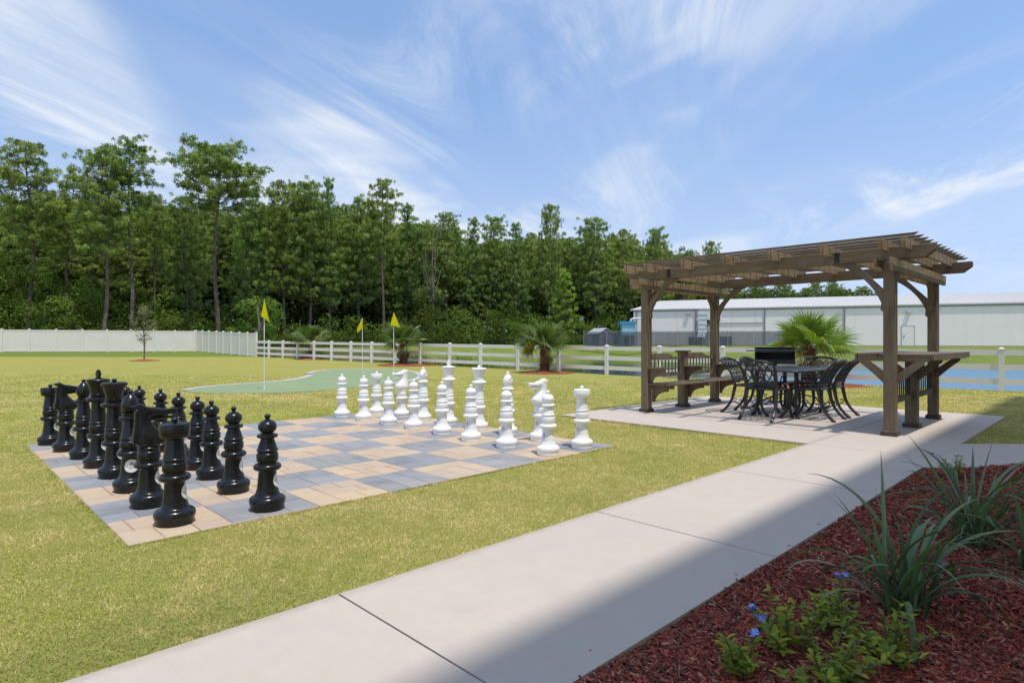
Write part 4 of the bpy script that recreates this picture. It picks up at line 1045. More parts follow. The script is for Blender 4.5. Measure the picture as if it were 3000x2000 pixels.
for k, (T, V, F, col) in PROT.items(): PM[k] = (T.mesh('trunk', BARK, 60), npmesh('crown', V, F, NEEDLE, col), {'tallC': 23, 'thin': 19, 'young': 9}.get(k, 20 if k.startswith('den') else 22))
def tree_at(name, px, top, Y, kind, wide, label, base_z=None, grp='pines along the edge of the wood'):
    X = (px - 1500) / 1769.1 * Y; u, v = site(X, Y); z0_ = gz(u, v) if base_z is None else base_z
    h = CAM_H + (998.64 - top) * Y / 1769.1 - z0_; tm, cm_, H0 = PM[kind]; k = h / (H0 + .45)
    t = empty(name, (u, v, z0_), rng.uniform(0, 6.28), label, 'pine tree', grp); t.scale = (k * wide, k * wide, k)
    add('trunk', tm, t); add('crown', cm_, t)
TREES = [
 (95, 408, 62, 'tallA', 1.0, 'tall pine with a broad open crown at the far left edge'),
 (205, 488, 66, 'thin', 1.1, 'thin pine between the far left pine and the thick dark trunk'),
 (306, 430, 60, 'tallB', 1.05, 'tall pine with a thick dark trunk rising just behind the privacy fence'),
 (384, 404, 63, 'tallC', 1.0, 'tallest pine at left, bare trunk and rounded crown above its neighbour'),
 (455, 560, 68, 'thin', 1.0, 'slender pine with a pale leaning trunk behind the staked sapling'),
 (545, 568, 72, 'denA', .8, 'dense dark pine left of the umbrella-crowned pine'),
 (635, 427, 67, 'umb', 1.16, 'pine with a wide umbrella crown standing clear against the sky'),
 (735, 540, 76, 'denB', 1.05, 'dense pine right of the umbrella-crowned pine, behind the leftmost flag'),
 (832, 530, 78, 'denC', .85, 'full rounded pine behind the gap between privacy fence and first palm'),
 (905, 524, 80, 'denA', .95, 'full dark pine above the first palm'),
 (962, 510, 82, 'denB', .62, 'spire-topped pine above the middle golf flag'),
 (1055, 570, 84, 'denA', .85, 'dense pine shouldering the round-topped pine on its left'),
 (1120, 517, 80, 'tallA', .80, 'round-topped pine with open crown above the second palm'),
 (1195, 590, 88, 'denB', .95, 'dense pine shouldering the round-topped pine on its right'),
 (1312, 619, 92, 'tallB', .80, 'small open-crowned pine rising behind the pale broadleaf tree'),
 (1383, 630, 92, 'denB', .80, 'pointed pine just right of the small open-crowned pine'),
 (1447, 627, 93, 'denA', .75, 'dense pine midway between the second and third palms'),
 (1515, 645, 94, 'denB', .85, 'lower pine left of the tall twin-topped pine above the third palm'),
 (1610, 597, 93, 'denC', .55, 'tall narrow pine above the third palm, highest right of centre'),
 (1742, 630, 97, 'denA', .85, 'dense pine above the small shed'),
 (1832, 670, 99, 'denC', .80, 'dense pine behind the blue collector box'),
 (1925, 660, 103, 'denA', .70, 'pine rising behind the left end of the pergola roof'),
 (1655, 785, 86, 'young', 1.15, 'bright young conical pine with foliage down to the ground'),
 (2080, 705, 115, 'denC', .62, 'last pine at the right end of the wood, above the pergola roof'),
 (2365, 838, 150, 'denA', .95, 'distant pine over the warehouse roof, left of the pair seen through the pergola'),
 (2440, 828, 155, 'denC', .95, 'distant pine over the warehouse roof, rightmost of those seen through the pergola')]
for px, top, Y, kind, wide, lb in TREES: tree_at('pine_tree', px, top, Y, kind, wide, lb)

# pale broadleaf trees at the edge
def broadleaf(name, px, top, Y, cr, label, seed, base, size=.20, lobes=46, per=80):
    X = (px - 1500) / 1769.1 * Y; u, v = site(X, Y); z0_ = gz(u, v); h = CAM_H + (998.64 - top) * Y / 1769.1 - z0_; g = np.random.default_rng(seed)
    t = empty(name, (u, v, z0_), 0, label, 'tree'); T = MB(); T.tube([(0, 0, -.2), (.1, .05, h*.3), (-.05, .1, h*.6), (0, 0, h*.88)], [.22, .17, .11, .03], 8)
    C = []
    for k in range(lobes):
        d = rdir(1, g)[0]; C.append(np.array([d[0]*cr*.85, d[1]*cr*.85, h*.60 + d[2]*h*.36]) * np.array([1, 1, 1]) * 1.0)
        if k % 3 == 0: T.tube([(0, 0, h*.35), tuple(C[-1] * np.array([.6, .6, .85])), tuple(C[-1])], [.07, .04, .012], 4, False)
    T.build('trunk', BARK2, t, 60); V, F, col = leaves(np.array(C), g.uniform(.5, 1.0, lobes) * cr * .36, per, g, base, .6, size)
    add('crown', npmesh('crown', V, F, LEAFM, col), t)
broadleaf('broadleaf_tree', 1268, 640, 86, 3.6, 'pale olive broadleaf tree among the pines, right of the round-topped pine', 31, (.17, .215, .075))
broadleaf('broadleaf_tree', 2005, 716, 110, 3.4, 'light green broadleaf tree near the right end of the wood', 32, (.17, .225, .06))
broadleaf('broadleaf_tree', 760, 865, 62, 2.3, 'small bright green broadleaf tree above the first gap in the fence', 33, (.14, .235, .045), .16, 30, 60)

# the wood behind reads as one mass
def woodland():
    g = np.random.default_rng(77)
    sx = [0, 150, 300, 450, 600, 750, 900, 1050, 1200, 1350, 1500, 1650, 1800, 1950, 2080, 2150, 2300, 2420, 2500]
    sy = [560, 560, 580, 585, 580, 590, 570, 600, 620, 660, 670, 670, 690, 705, 760, 822, 815, 800, 840]
    sd = [72, 73, 74, 75, 78, 82, 86, 88, 92, 96, 98, 100, 103, 108, 118, 132, 140, 150, 155]
    jobs = []
    for row, (dY, dy_, step) in enumerate(((3, 34, 64), (9, 8, 56), (18, 24, 50), (30, 44, 42))):
        px = -330.0
        while px < 2510:
            px += step * g.uniform(.7, 1.35); jobs.append((px, row, dY, dy_))
    pts_, rots, scls, idx = [], [], [], []; kinds = ['denA', 'denB', 'denC', 'tallB']
    for px, row, dY, dy_ in jobs:
        Y = float(np.interp(px, sx, sd)) + dY + g.uniform(-2, 2); top = float(np.interp(px, sx, sy)) + dy_ + abs(g.normal(0, 34)) - 14
        X = (px - 1500) / 1769.1 * Y; u, v = site(X, Y); z0_ = gz(u, v); h = CAM_H + (998.64 - top) * Y / 1769.1 - z0_
        kind = kinds[int(g.choice(4, p=[.3, .2, .32, .18]))]; k = h / (PM[kind][2] + .45); wd = k * g.uniform(.85, 1.2)
        pts_.append((u, v, z0_)); rots.append((0, 0, g.uniform(0, 6.28))); scls.append((wd, wd, k)); idx.append(kinds.index(kind))
    protos = bpy.data.collections.new('woodland_tree_kinds')        # shapes only, not placed in the scene
    for n_, kd in enumerate(kinds):
        tm, cm_, _ = PM[kd]; bm = bmesh.new(); bm.from_mesh(cm_); nf_ = len(bm.faces); bm.from_mesh(tm); bm.faces.ensure_lookup_table()
        for f in bm.faces[nf_:]: f.material_index = 1
        me = bpy.data.meshes.new('woodland_pine'); bm.to_mesh(me); bm.free(); me.materials.append(NEEDLE); me.materials.append(BARK)
        protos.objects.link(bpy.data.objects.new('%d_woodland_pine' % n_, me))
    me = bpy.data.meshes.new('woodland'); me.from_pydata(pts_, [], [])
    for nm, ty, dat in (('rot', 'FLOAT_VECTOR', rots), ('scl', 'FLOAT_VECTOR', scls), ('kind', 'INT', idx)):
        at_ = me.attributes.new(nm, ty, 'POINT'); at_.data.foreach_set('vector' if ty != 'INT' else 'value', np.array(dat, dtype=np.float32 if ty != 'INT' else np.int32).ravel())
    o = add('woodland', me); ng = bpy.data.node_groups.new('plant_woodland', 'GeometryNodeTree')
    ng.interface.new_socket(name='Geometry', in_out='INPUT', socket_type='NodeSocketGeometry'); ng.interface.new_socket(name='Geometry', in_out='OUTPUT', socket_type='NodeSocketGeometry')
    N = ng.nodes.new; gi, go = N('NodeGroupInput'), N('NodeGroupOutput'); ip = N('GeometryNodeInstanceOnPoints'); ci = N('GeometryNodeCollectionInfo')
    ci.inputs['Collection'].default_value = protos; ci.inputs['Separate Children'].default_value = True; ci.inputs['Reset Children'].default_value = True
    def attr(nm, ty):
        q = N('GeometryNodeInputNamedAttribute'); q.data_type = ty; q.inputs['Name'].default_value = nm; return q.outputs[0]
    L = ng.links.new; L(gi.outputs[0], ip.inputs['Points']); L(ci.outputs[0], ip.inputs['Instance']); ip.inputs['Pick Instance'].default_value = True
    L(attr('kind', 'INT'), ip.inputs['Instance Index']); L(attr('rot', 'FLOAT_VECTOR'), ip.inputs['Rotation']); L(attr('scl', 'FLOAT_VECTOR'), ip.inputs['Scale']); L(ip.outputs[0], go.inputs[0])
    md = o.modifiers.new('planting', 'NODES'); md.node_group = ng
    tag(o, 'dense pine woodland standing behind the front row of pines', 'woodland', kind='stuff')
woodland()
def undergrowth():
    g = np.random.default_rng(78); C, Rr, B, D, DR = [], [], [], [], []
    sx = [-200, 0, 400, 600, 800, 1000, 1300, 1500, 1700, 1900, 2100]; sd = [56, 57, 60, 63, 68, 72, 76, 78, 84, 90, 100]
    ht = [7.5, 7, 5.0, 3.4, 3.0, 3.0, 4.0, 4.0, 3.6, 4.2, 5]
    px = -320.0
    while px < 2120:
        px += g.uniform(4, 10); row = g.integers(0, 6); Y = float(np.interp(px, sx, sd)) + row * 3.2 + g.uniform(-1.5, 1.5)
        X = (px - 1500) / 1769.1 * Y; u, v = site(X, Y); z0_ = gz(u, v)
        h = float(np.interp(px, sx, ht)) * g.uniform(.35, 1.25) * (1 + .12 * row); r0 = min(1.5, .9 + h * .16)
        n = max(3, int(h * 2.0)); br = g.uniform(.28, .90); hue = g.uniform(0, 1)
        for k in range(3):
            C.append((u + g.normal(0, .9), v + g.normal(0, .9), z0_ + g.uniform(.2, 1.0))); Rr.append(1.15); B.append((.12, .19, .04) * np.array(br))
        for k in range(n):
            C.append((u + g.normal(0, r0 * .55), v + g.normal(0, r0 * .55), z0_ + h * g.uniform(.08, 1) * .92)); Rr.append(g.uniform(.55, 1.0) * r0 * .72); B.append((.17 + .12 * hue, .29 + .06 * hue, .055) * np.array(br))
    px = -340.0
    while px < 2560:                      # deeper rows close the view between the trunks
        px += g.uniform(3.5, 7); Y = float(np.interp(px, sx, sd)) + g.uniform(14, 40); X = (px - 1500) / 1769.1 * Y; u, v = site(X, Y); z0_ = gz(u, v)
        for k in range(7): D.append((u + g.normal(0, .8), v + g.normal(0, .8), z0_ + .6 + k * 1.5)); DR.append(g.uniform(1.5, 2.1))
    C, Rr, B = np.array(C), np.array(Rr), np.array(B); per = 42
    V, F, col = leaves(C, Rr, per, g, (1, 1, 1), .7, .140); col = col * np.repeat(np.repeat(B, per, 0), 4, 0)
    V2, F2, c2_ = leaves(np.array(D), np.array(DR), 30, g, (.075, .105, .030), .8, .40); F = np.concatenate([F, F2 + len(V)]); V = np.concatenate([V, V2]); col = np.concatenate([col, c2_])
    tag(add('undergrowth', npmesh('undergrowth', V, F, LEAFM, col)), 'mixed green shrubs crowding under the edge of the wood', 'undergrowth', kind='stuff')
undergrowth()

# ------------------------------------------------------------------ mulch
def chips(name, sample, n, tones, size, parent=None, seed=5, zoff=0.0, label=None):
    g = np.random.default_rng(seed); P = sample(n, g); n = len(P)
    L = size * g.uniform(.5, 1.6, n); W_ = L * g.uniform(.12, .32, n); H_ = L * g.uniform(.05, .12, n)
    yaw = g.uniform(0, 2*np.pi, n); pit = g.normal(0, .28, n); x = np.stack([np.cos(yaw)*np.cos(pit), np.sin(yaw)*np.cos(pit), np.sin(pit)], 1)
    up = np.stack([g.normal(0, .35, n), g.normal(0, .35, n), np.ones(n)], 1); y = np.cross(up, x); y /= np.linalg.norm(y, axis=1, keepdims=True); z = np.cross(x, y)
    corners_ = []
    for sx, sy, sz, tp in ((-1,-1,-1,1),(1,-1,-1,.6),(1,1,-1,.6),(-1,1,-1,1),(-1,-1,1,.8),(1,-1,1,.45),(1,1,1,.45),(-1,1,1,.8)):
        corners_.append(P + x * (sx * L/2)[:, None] + y * (sy * W_/2 * tp)[:, None] + z * (sz * H_/2)[:, None])
    V = np.stack(corners_, 1).reshape(-1, 3); q = np.array([(4,5,6,7),(0,1,5,4),(1,2,6,5),(2,3,7,6),(3,0,4,7)])
    F = (np.arange(n)[:, None, None] * 8 + q[None]).reshape(-1, 4)
    t = np.array(tones)[g.integers(0, len(tones), n)] * g.uniform(.6, 1.4, n)[:, None]; col = np.repeat(t, 8, 0); V[:, 2] += zoff
    o = add(name, npmesh(name, V, F, CHIP, col), parent); return tag(o, kind='stuff')
RED = [(.38, .066, .040), (.28, .050, .032), (.45, .095, .055), (.10, .030, .020), (.28, .075, .042), (.42, .20, .13), (.20, .080, .052), (.15, .045, .03)]
def bed_z(u, v):                          # gently mounded bed
    d = np.minimum(np.minimum(1.62 - v, 30), 30); e = (8.06 - u) * .70 + (1.617 - v) * -.714 * -1 * 0 ; return .008 + .055 * np.clip(d / .8, 0, 1) + .012 * np.sin(u * 3.1) * np.sin(v * 2.7)
def in_bed(u, v):                         # right of the path, short of the side path
    side_ = (u - 8.06) * SA + (v - 1.617) * CA      # ahead of the side path's near edge
    return (v < 1.617) & (side_ < -.01) & (v > -4.3)
bu = np.linspace(-2, 12.2, 72); bv = np.linspace(-4.3, 1.617, 40); qu, qv = np.meshgrid(bu, bv, indexing='ij')
lim = (0 - (qv - 1.617) * CA) / SA + 8.06; qu = np.minimum(qu, lim)          # clip to the side path
qi = np.arange(qu.size).reshape(qu.shape); qf = np.stack([qi[:-1,:-1], qi[1:,:-1], qi[1:,1:], qi[:-1,1:]], -1).reshape(-1, 4)
MUL = NB('mulch_ground'); _v = MUL.vec('World'); _n = MUL.noise(_v, 45, 6, .75)
MUL.bump(_n, 1.0, .03); MUL = MUL.fin(MUL.mix(MUL.ramp(_n, .35, .7), (.08, .018, .012), (.26, .050, .03)), .9, .1)
keepf = [f for f in qf if len({(round(float(qu.flat[i]), 4), round(float(qv.flat[i]), 4)) for i in f}) == 4]
bed = add('mulch_bed', npmesh('mulch_bed', np.stack([qu, qv, bed_z(qu, qv)], -1).reshape(-1, 3), np.array(keepf), MUL)); tag(bed, kind='structure')
def bed_sample(n, g):
    Y = 2.2 + 6.0 * g.random(n * 3) ** 1.35; X = Y * np.where(g.random(n * 3) < .82, g.uniform(-.12, .92, n * 3), g.uniform(-.5, 1.7, n * 3)); u, v = X * CA + Y * SA, -X * SA + Y * CA
    k = in_bed(u, v); u, v = u[k][:n], v[k][:n]; return np.stack([u, v, bed_z(u, v) + g.uniform(-.002, .016, len(u))], 1)
chips('mulch_chips', bed_sample, 46000, RED, .036, bed)
def stray(n, g):
    u = g.uniform(1.2, 8.0, n); v = 1.63 + g.exponential(.05, n); k = v < 2.2; return np.stack([u[k], v[k], np.full(k.sum(), PTOP + .003)], 1)
chips('stray_chips', stray, 16, RED, .026, bed, 15)

ORG = [(.40, .11, .055), (.30, .085, .045), (.48, .17, .09), (.24, .07, .04)]
MULO = simple('orange_mulch', (.28, .080, .042), (.38, .12, .06), 25, .9, .1, bump=.8, bscale=40, bdist=.03)
def mulch_ring(u, v, r, parent, n=1500, seed=3):
    z0_ = 0; m_ = MB(); g = np.random.default_rng(seed); seg = 28
    wob = [1 + .10 * math.sin(3 * a_ + seed) + .06 * math.sin(7 * a_) for a_ in np.linspace(0, 2*math.pi, seed and seg, endpoint=False)]
    m_.v.append((0, 0, .10)); 
    for q, zz in ((.55, .075), (1.0, .005)):
        for k in range(seg): a_ = 2*math.pi*k/seg; m_.v.append((r*q*wob[k]*math.cos(a_), r*q*wob[k]*math.sin(a_), zz))
    for k in range(seg):
        k2 = (k+1) % seg; m_.face((0, 1+k, 1+k2)); m_.face((1+k, 1+seg+k, 1+seg+k2, 1+k2))
    o = m_.build('mulch_ring', MULO, parent)
    def smp(n_, g_):
        a_ = g_.uniform(0, 2*np.pi, n_); q = np.sqrt(g_.random(n_)) * 1.06; w_ = np.interp(a_, np.linspace(0, 2*np.pi, seg + 1), wob + [wob[0]])
        return np.stack([r*q*w_*np.cos(a_), r*q*w_*np.sin(a_), .015 + .09 * np.clip(1 - q, 0, 1)], 1)
    chips('mulch_chips', smp, n, ORG, .07, o, seed)

# ------------------------------------------------------------------ fan palms
def frond_mesh(seed, leafL, petL, tones, spread=124, nl=34, droop=.13):
    g = random.Random(seed); V, F, C = [], [], []
    def quad(a_, b_, c_, d_, col):
        i = len(V); V.extend([a_, b_, c_, d_]); F.append((i, i+1, i+2, i+3)); C.extend([col] * 4)
    # petiole along +x, sagging
    pp = [np.array([petL * t, 0, -.10 * petL * t * t]) for t in np.linspace(0, 1, 5)]
    for i in range(4):
        w_ = .020 * (1 - .45 * i / 4); n_ = np.array([0, w_, 0]); h = np.array([0, 0, w_ * .6]); a_, b_ = pp[i], pp[i+1]
        for s_ in (1, -1): quad(a_ - n_, b_ - n_, b_ + h * s_, a_ + h * s_, (.16, .19, .05)); quad(a_ + h * s_, b_ + h * s_, b_ + n_, a_ + n_, (.16, .19, .05))
    o = pp[-1]; dphi = math.radians(2 * spread / nl)
    for k in range(nl):
        ph = math.radians(-spread) + dphi * (k + .5); fall = math.cos(ph * .5)
        L = leafL * (.66 + .34 * fall) * g.uniform(.92, 1.08); d = np.array([math.cos(ph), math.sin(ph), 0]); s_ = np.array([-math.sin(ph), math.cos(ph), 0])
        fold = .018 if k % 2 else -.010; cup = .10 * abs(math.sin(ph)) * L
        m0 = o + d * L * .50 + np.array([0, 0, cup + .02]); hw = .50 * L * math.tan(dphi / 2) * .98
        m1 = o + d * L * .78 + np.array([0, 0, cup * .9 - droop * L * .22]); tip = o + d * L * g.uniform(.97, 1.05) + np.array([0, 0, cup * .5 - droop * L * g.uniform(.5, 1.3)]) + s_ * g.uniform(-.04, .04)
        col = np.array(tones[g.randrange(len(tones))]) * g.uniform(.8, 1.2); cb2 = col * .9
        up = np.array([0, 0, fold + .02])
        quad(o, m0 - s_ * hw, m0 + up, o, col) ; quad(o, m0 + up, m0 + s_ * hw, o, cb2)
        quad(m0 - s_ * hw, m1 - s_ * hw * .45, m1 + up * .6, m0 + up, col); quad(m0 + up, m1 + up * .6, m1 + s_ * hw * .45, m0 + s_ * hw, cb2)
        quad(m1 - s_ * hw * .45, tip, tip, m1 + up * .6, col * 1.05); quad(m1 + up * .6, tip, tip, m1 + s_ * hw * .45, cb2 * 1.05)
    V, F, C = np.array(V), np.array(F), np.array(C)
    T = np.concatenate([F[:, [0, 1, 2]], F[:, [0, 2, 3]]]); P_ = V[T]; ar = np.linalg.norm(np.cross(P_[:,1] - P_[:,0], P_[:,2] - P_[:,0]), axis=1); T = T[ar > 1e-9]
    return npmesh('frond', V, T, PALM_L, np.clip(C, 0, 1))
GRN = [(.15, .22, .05), (.125, .19, .045), (.18, .25, .06)]; BRT = [(.23, .34, .05), (.19, .29, .045), (.28, .38, .07)]; YEL = [(.33, .27, .05), (.26, .24, .05), (.20, .21, .05)]; DRY = [(.24, .16, .09), (.19, .13, .075)]
def palm(u, v, th, leafL, petL, nf, tones, seed, label, ring_r, zb=None, tr=.17, low=True):
    z0_ = float(lawn_z(v)); t = empty('fan_palm', (u, v, z0_), 0, label, 'palm tree', 'fan palms along the rail fence'); g = random.Random(seed)
    T = MB(); T.lathe([(-.1, tr*1.25), (.05, tr*1.12), (th*.3, tr*.95), (th*.7, tr*.92), (th*.95, tr*1.0), (th + .10, tr*.55)], 12)
    trk = T.build('trunk', PALM_T, t, 60)
    for k in range(44):                   # old leaf boots
        z = .08 + (th - .05) * k / 44; a_ = k * 2.39996; r_ = tr * .9; B = MB(); c, s_ = math.cos(a_), math.sin(a_)
        B.loft([[(r_*c - s_*w_ , r_*s_ + c*w_, z + dz) for w_, dz in ((-.05, 0), (.05, 0), (.04, .05), (-.04, .05))],
                [((r_+.075)*c - s_*w_, (r_+.075)*s_ + c*w_, z + .10 + dz) for w_, dz in ((-.024, 0), (.024, 0), (.018, .03), (-.018, .03))]])
        B.build('leaf_boot', PALM_T, trk)
    ms = [frond_mesh(seed * 10 + k, leafL, petL, tones) for k in range(3)]; my = frond_mesh(seed * 10 + 7, leafL * .9, petL, YEL, 110, 26, .45); mdry = frond_mesh(seed * 10 + 8, leafL * .8, petL * .8, DRY, 70, 22, .8)
    for k in range(nf):
        q = k / (nf - 1); a_ = k * 2.39996 + g.uniform(-.2, .2)
        pitch = R(85) - R(92) * q ** .95 + g.uniform(-.12, .12); sc_ = g.uniform(.88, 1.1) * (.80 + .25 * min(1, q * 3)); roll = g.uniform(-1.0, 1.0)
        me = ms[k % 3]
        if low and q > .93: me = my
        M_ = Matrix.Translation((0, 0, th + .02)) @ Matrix.Rotation(a_, 4, 'Z') @ Matrix.Rotation(-pitch, 4, 'Y') @ Matrix.Rotation(roll, 4, 'X') @ Matrix.Scale(sc_, 4)
        o = add('frond', me, t); o.matrix_local = M_
    for k in range(2):
        M_ = Matrix.Translation((0, 0, th - .05)) @ Matrix.Rotation(k * 2.1 + seed, 4, 'Z') @ Matrix.Rotation(R(62), 4, 'Y') @ Matrix.Scale(.8, 4); o = add('frond', mdry, t); o.matrix_local = M_
    mulch_ring(0, 0, ring_r, t, 900, seed)
palm(19.14, 39.05, 1.25, .80, .58, 17, GRN, 21, 'leftmost fan palm on the lawn with a yellow lower frond', 1.2, tr=.20)
palm(18.96, 27.85, 1.15, .78, .58, 18, GRN, 22, 'second fan palm, behind the right golf flag', 1.5, tr=.21)
palm(19.79, 18.11, 1.12, .78, .58, 18, GRN, 23, 'third fan palm, standing alone before the rail fence and pond', 1.15, tr=.20)
palm(21.0, 7.35, 1.15, .84, .62, 18, BRT, 24, 'bright green fan palm behind the dining set under the pergola', 1.5, tr=.18)

# young staked tree on the lawn
def sapling():
    u, v = 9.83, 42.31; z0_ = float(lawn_z(v)); t = empty('sapling', (u, v, z0_), 0, 'slim grey-green sapling in a mulch ring on the far lawn', 'tree'); g = np.random.default_rng(4); T = MB()
    T.tube([(0, 0, -.05), (.03, 0, 1.0), (-.02, .02, 2.0), (.03, 0, 3.3)], [.05, .042, .03, .01], 7); C = []
    for k in range(60):
        z = g.uniform(1.15, 3.45); r_ = .72 * math.sin(math.pi * np.clip((z - .9) / 2.8, 0, 1)) * g.uniform(.2, 1); a_ = g.uniform(0, 6.28)
        C.append((r_ * math.cos(a_), r_ * math.sin(a_), z))
        if k % 2 == 0: T.tube([(0, 0, max(.9, z - .5)), C[-1]], [.014, .005], 3, False)
    T.build('trunk', BARK2, t, 60); V, F, col = leaves(np.array(C), g.uniform(.12, .24, 60), 26, g, (.22, .25, .15), .5, .038)
    add('crown', npmesh('crown', V, F, LEAFM, col), t); mulch_ring(0, 0, .80, t, 400, 9)
sapling()

# ------------------------------------------------------------------ planting in the mulch bed
def strap_plant(u, v, n, hmax, seed, label, lean=None):
    z0_ = float(bed_z(np.array(u), np.array(v))); t = empty('strap_leaf_plant', (u, v, z0_), 0, label, 'plant', 'strap-leaved plants in the mulch bed'); g = np.random.default_rng(seed)
    for k in range(n):
        a_ = g.uniform(0, 2*np.pi); tilt = abs(g.normal(.75, .42)) + .05; L = hmax * g.uniform(.55, 1.12); W_ = g.uniform(.0065, .0125); br = g.random()
        bend = g.uniform(.3, 2.6) * (.5 + tilt); N = 13; p = np.array([g.normal(0, .045), g.normal(0, .045), -.01]); th = math.pi/2 - tilt * .55
        d = np.array([math.cos(a_), math.sin(a_), 0]); sd = np.array([-math.sin(a_), math.cos(a_), 0]); tw = g.normal(0, .7); V = []; C = []
        base = np.array([.120, .180, .080]) * g.uniform(.55, 1.45); dead = br < .07; tipd = br > .72
        kink = g.uniform(.5, .8) if g.random() < .16 else 9
        for i in range(N):
            s_ = i / (N - 1); ww = W_ * (1.0 if s_ < .55 else max(.04, 1 - ((s_ - .55) / .45) ** 1.6)) * (.75 + .5 * min(1, s_ * 3))
            side = sd * math.cos(tw * s_) + np.array([0, 0, 1]) * math.sin(tw * s_) * .6; nn = np.array([-d[0]*math.sin(th), -d[1]*math.sin(th), math.cos(th)])
            V += [p - side * ww + nn * ww * .35, p - nn * ww * .25, p + side * ww + nn * ww * .35]
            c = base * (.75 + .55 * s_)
            if dead or (tipd and s_ > .86): c = np.array([.34, .28, .19])
            C += [c, c * .85, c]
            st = L / (N - 1); p = p + (d * math.cos(th) + np.array([0, 0, 1]) * math.sin(th)) * st; th -= bend / N * (.35 + 1.6 * s_)
            if s_ > kink: th -= .5; kink = 9 if th < -1.2 else kink
        V = np.array(V); F = []
        for i in range(N - 1):
            for j in (0, 1): q = i*3 + j; F.append((q, q+1, q+4, q+3))
        low_ = V[:, 2] < .012; V[low_, 2] = .012 + (V[low_, 2] - .012) * .05
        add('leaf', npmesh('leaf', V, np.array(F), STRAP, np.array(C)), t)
su, sv = site(1.18*1.0, 3.0)
def bedpt(px, py):
    Y = 1769.1 * (CAM_H - .05) / (py - 998.64); X = (px - 1500) / 1769.1 * Y; return site(X, Y)
strap_plant(*bedpt(2640, 1800), 54, .86, 41, 'large strap-leaved plant in the bed foreground, arching over the flowers')
strap_plant(*bedpt(2850, 1605), 54, .88, 42, 'strap-leaved plant behind the large foreground clump, taller blades upright')
strap_plant(*bedpt(3020, 1690), 24, .55, 43, 'small strap-leaved plant at the right edge of the bed')

# flowering shrub: stems, leaves, pale blue flowers
def leaf_mesh(nm, col, fold=.25):
    V = [(0,0,0), (.35,-.17,.03), (.70,-.16,.02), (1,0,-.05), (.70,.16,.02), (.35,.17,.03), (.35,0,-.02), (.70,0,-.03)]; V = [(x, y, z + fold * abs(y)) for x, y, z in V]
    F = [(0,1,6,5),(1,2,7,6),(6,7,4,5),(2,3,4,7)]
    return npmesh(nm, np.array(V, float), np.array(F), LEAFM, np.tile(np.array(col), (8, 1)))
LEAFS = [leaf_mesh('leaf', c) for c in ((.34, .40, .06), (.25, .33, .06), (.45, .45, .06), (.18, .25, .06))]
FLB = tone_mat('petal_blue', .5, .2, .2, (1, 1, 1))
def flower_mesh():
    V, F, C = [], [], []
    for k in range(5):
        a_ = 2*math.pi*k/5; c, s_ = math.cos(a_), math.sin(a_); i = len(V)
        for r_, w_, z in ((.12, .06, 0), (.6, .36, .06), (1.0, .26, .02), (1.0, -.26, .02), (.6, -.36, .06), (.12, -.06, 0)): V.append((c*r_ - s_*w_, s_*r_ + c*w_, z))
        F += [(i, i+1, i+4, i+5), (i+1, i+2, i+3, i+4)]; C += [(.28, .42, .92)] * 6
    return npmesh('flower', np.array(V), np.array(F), FLB, np.array(C))
FLM = flower_mesh(); BUD = MB().lathe([(0, .06), (.5, .07), (.8, .11), (1.0, .04)], 6).mesh('bud', simple('bud_purple', (.22, .18, .55), (.16, .20, .60), 40, .5), 60)
STEM = simple('green_stem', (.09, .11, .035), (.13, .10, .05), 30, .7)
def shrub(u, v, nst, h, spread, seed, label, flowers):
    z0_ = float(bed_z(np.array(u), np.array(v))); t = empty('plumbago_shrub', (u, v, z0_), 0, label, 'flowering shrub', 'flowering shrubs in the mulch bed'); g = random.Random(seed); ends = []; nleaf = 0
    for k in range(nst):
        a_ = g.uniform(0, 6.28); r_ = spread * math.sqrt(g.random()); hh = h * g.uniform(.45, 1.1) * (1 - .35 * r_ / spread)
        p = [Vector((0, 0, -.01)) + Vector((math.cos(a_), math.sin(a_), 0)) * .04, Vector((math.cos(a_) * r_ * .45, math.sin(a_) * r_ * .45, hh * .55)), Vector((math.cos(a_) * r_, math.sin(a_) * r_, hh))]
        pts = bez(p, 7); st = MB().tube(pts, [.0042] * 6 + [.003, .002], 5).build('stem', STEM, t, 60); ends.append(pts[-1])
        nn = g.randint(14, 20)
        for q in range(nn):
            s_ = .18 + .82 * q / (nn - 1); i = min(6, int(s_ * 7)); b_ = pts[i].lerp(pts[i+1], s_ * 7 - i) if i < 7 else pts[-1]
            an = q * 2.4 + g.uniform(-.4, .4); L = g.uniform(.042, .078) * (1.1 - .35 * s_)
            o = add('leaf', LEAFS[g.randrange(4)], st, b_, (g.uniform(-.4, .4), -g.uniform(-.1, .75), an), (L, L, L)); nleaf += 1
    for k in range(flowers):
        e = ends[k % len(ends)]
        for q in range(g.randint(1, 3)): add('flower', FLM, t, e + Vector((g.uniform(-.02, .02), g.uniform(-.02, .02), g.uniform(.012, .03))), (g.uniform(-.7, .7), g.uniform(-.7, .7), g.uniform(0, 6)), (.015,) * 3)
        for q in range(g.randint(3, 6)): add('bud', BUD, t, e, (g.uniform(-.8, .8), g.uniform(-.8, .8), 0), (.026, .026, g.uniform(.03, .05)))
shrub(*bedpt(2310, 1915), 11, .32, .24, 51, 'flowering shrub left of centre with a cluster of blue blossom on its left side', 2)
shrub(*bedpt(2450, 1860), 9, .30, .20, 52, 'flowering shrub with a single blue blossom beside the strap-leaved plant', 1)
shrub(*bedpt(2600, 1945), 11, .26, .24, 53, 'flowering shrub at the bottom edge, lowest and farthest right', 0)
shrub(*bedpt(2175, 1975), 7, .22, .16, 54, 'leftmost flowering shrub, small, by the edge of the path', 1)
shrub(*bedpt(2420, 2015), 11, .26, .26, 55, 'flowering shrub cut by the bottom edge of the picture', 0)
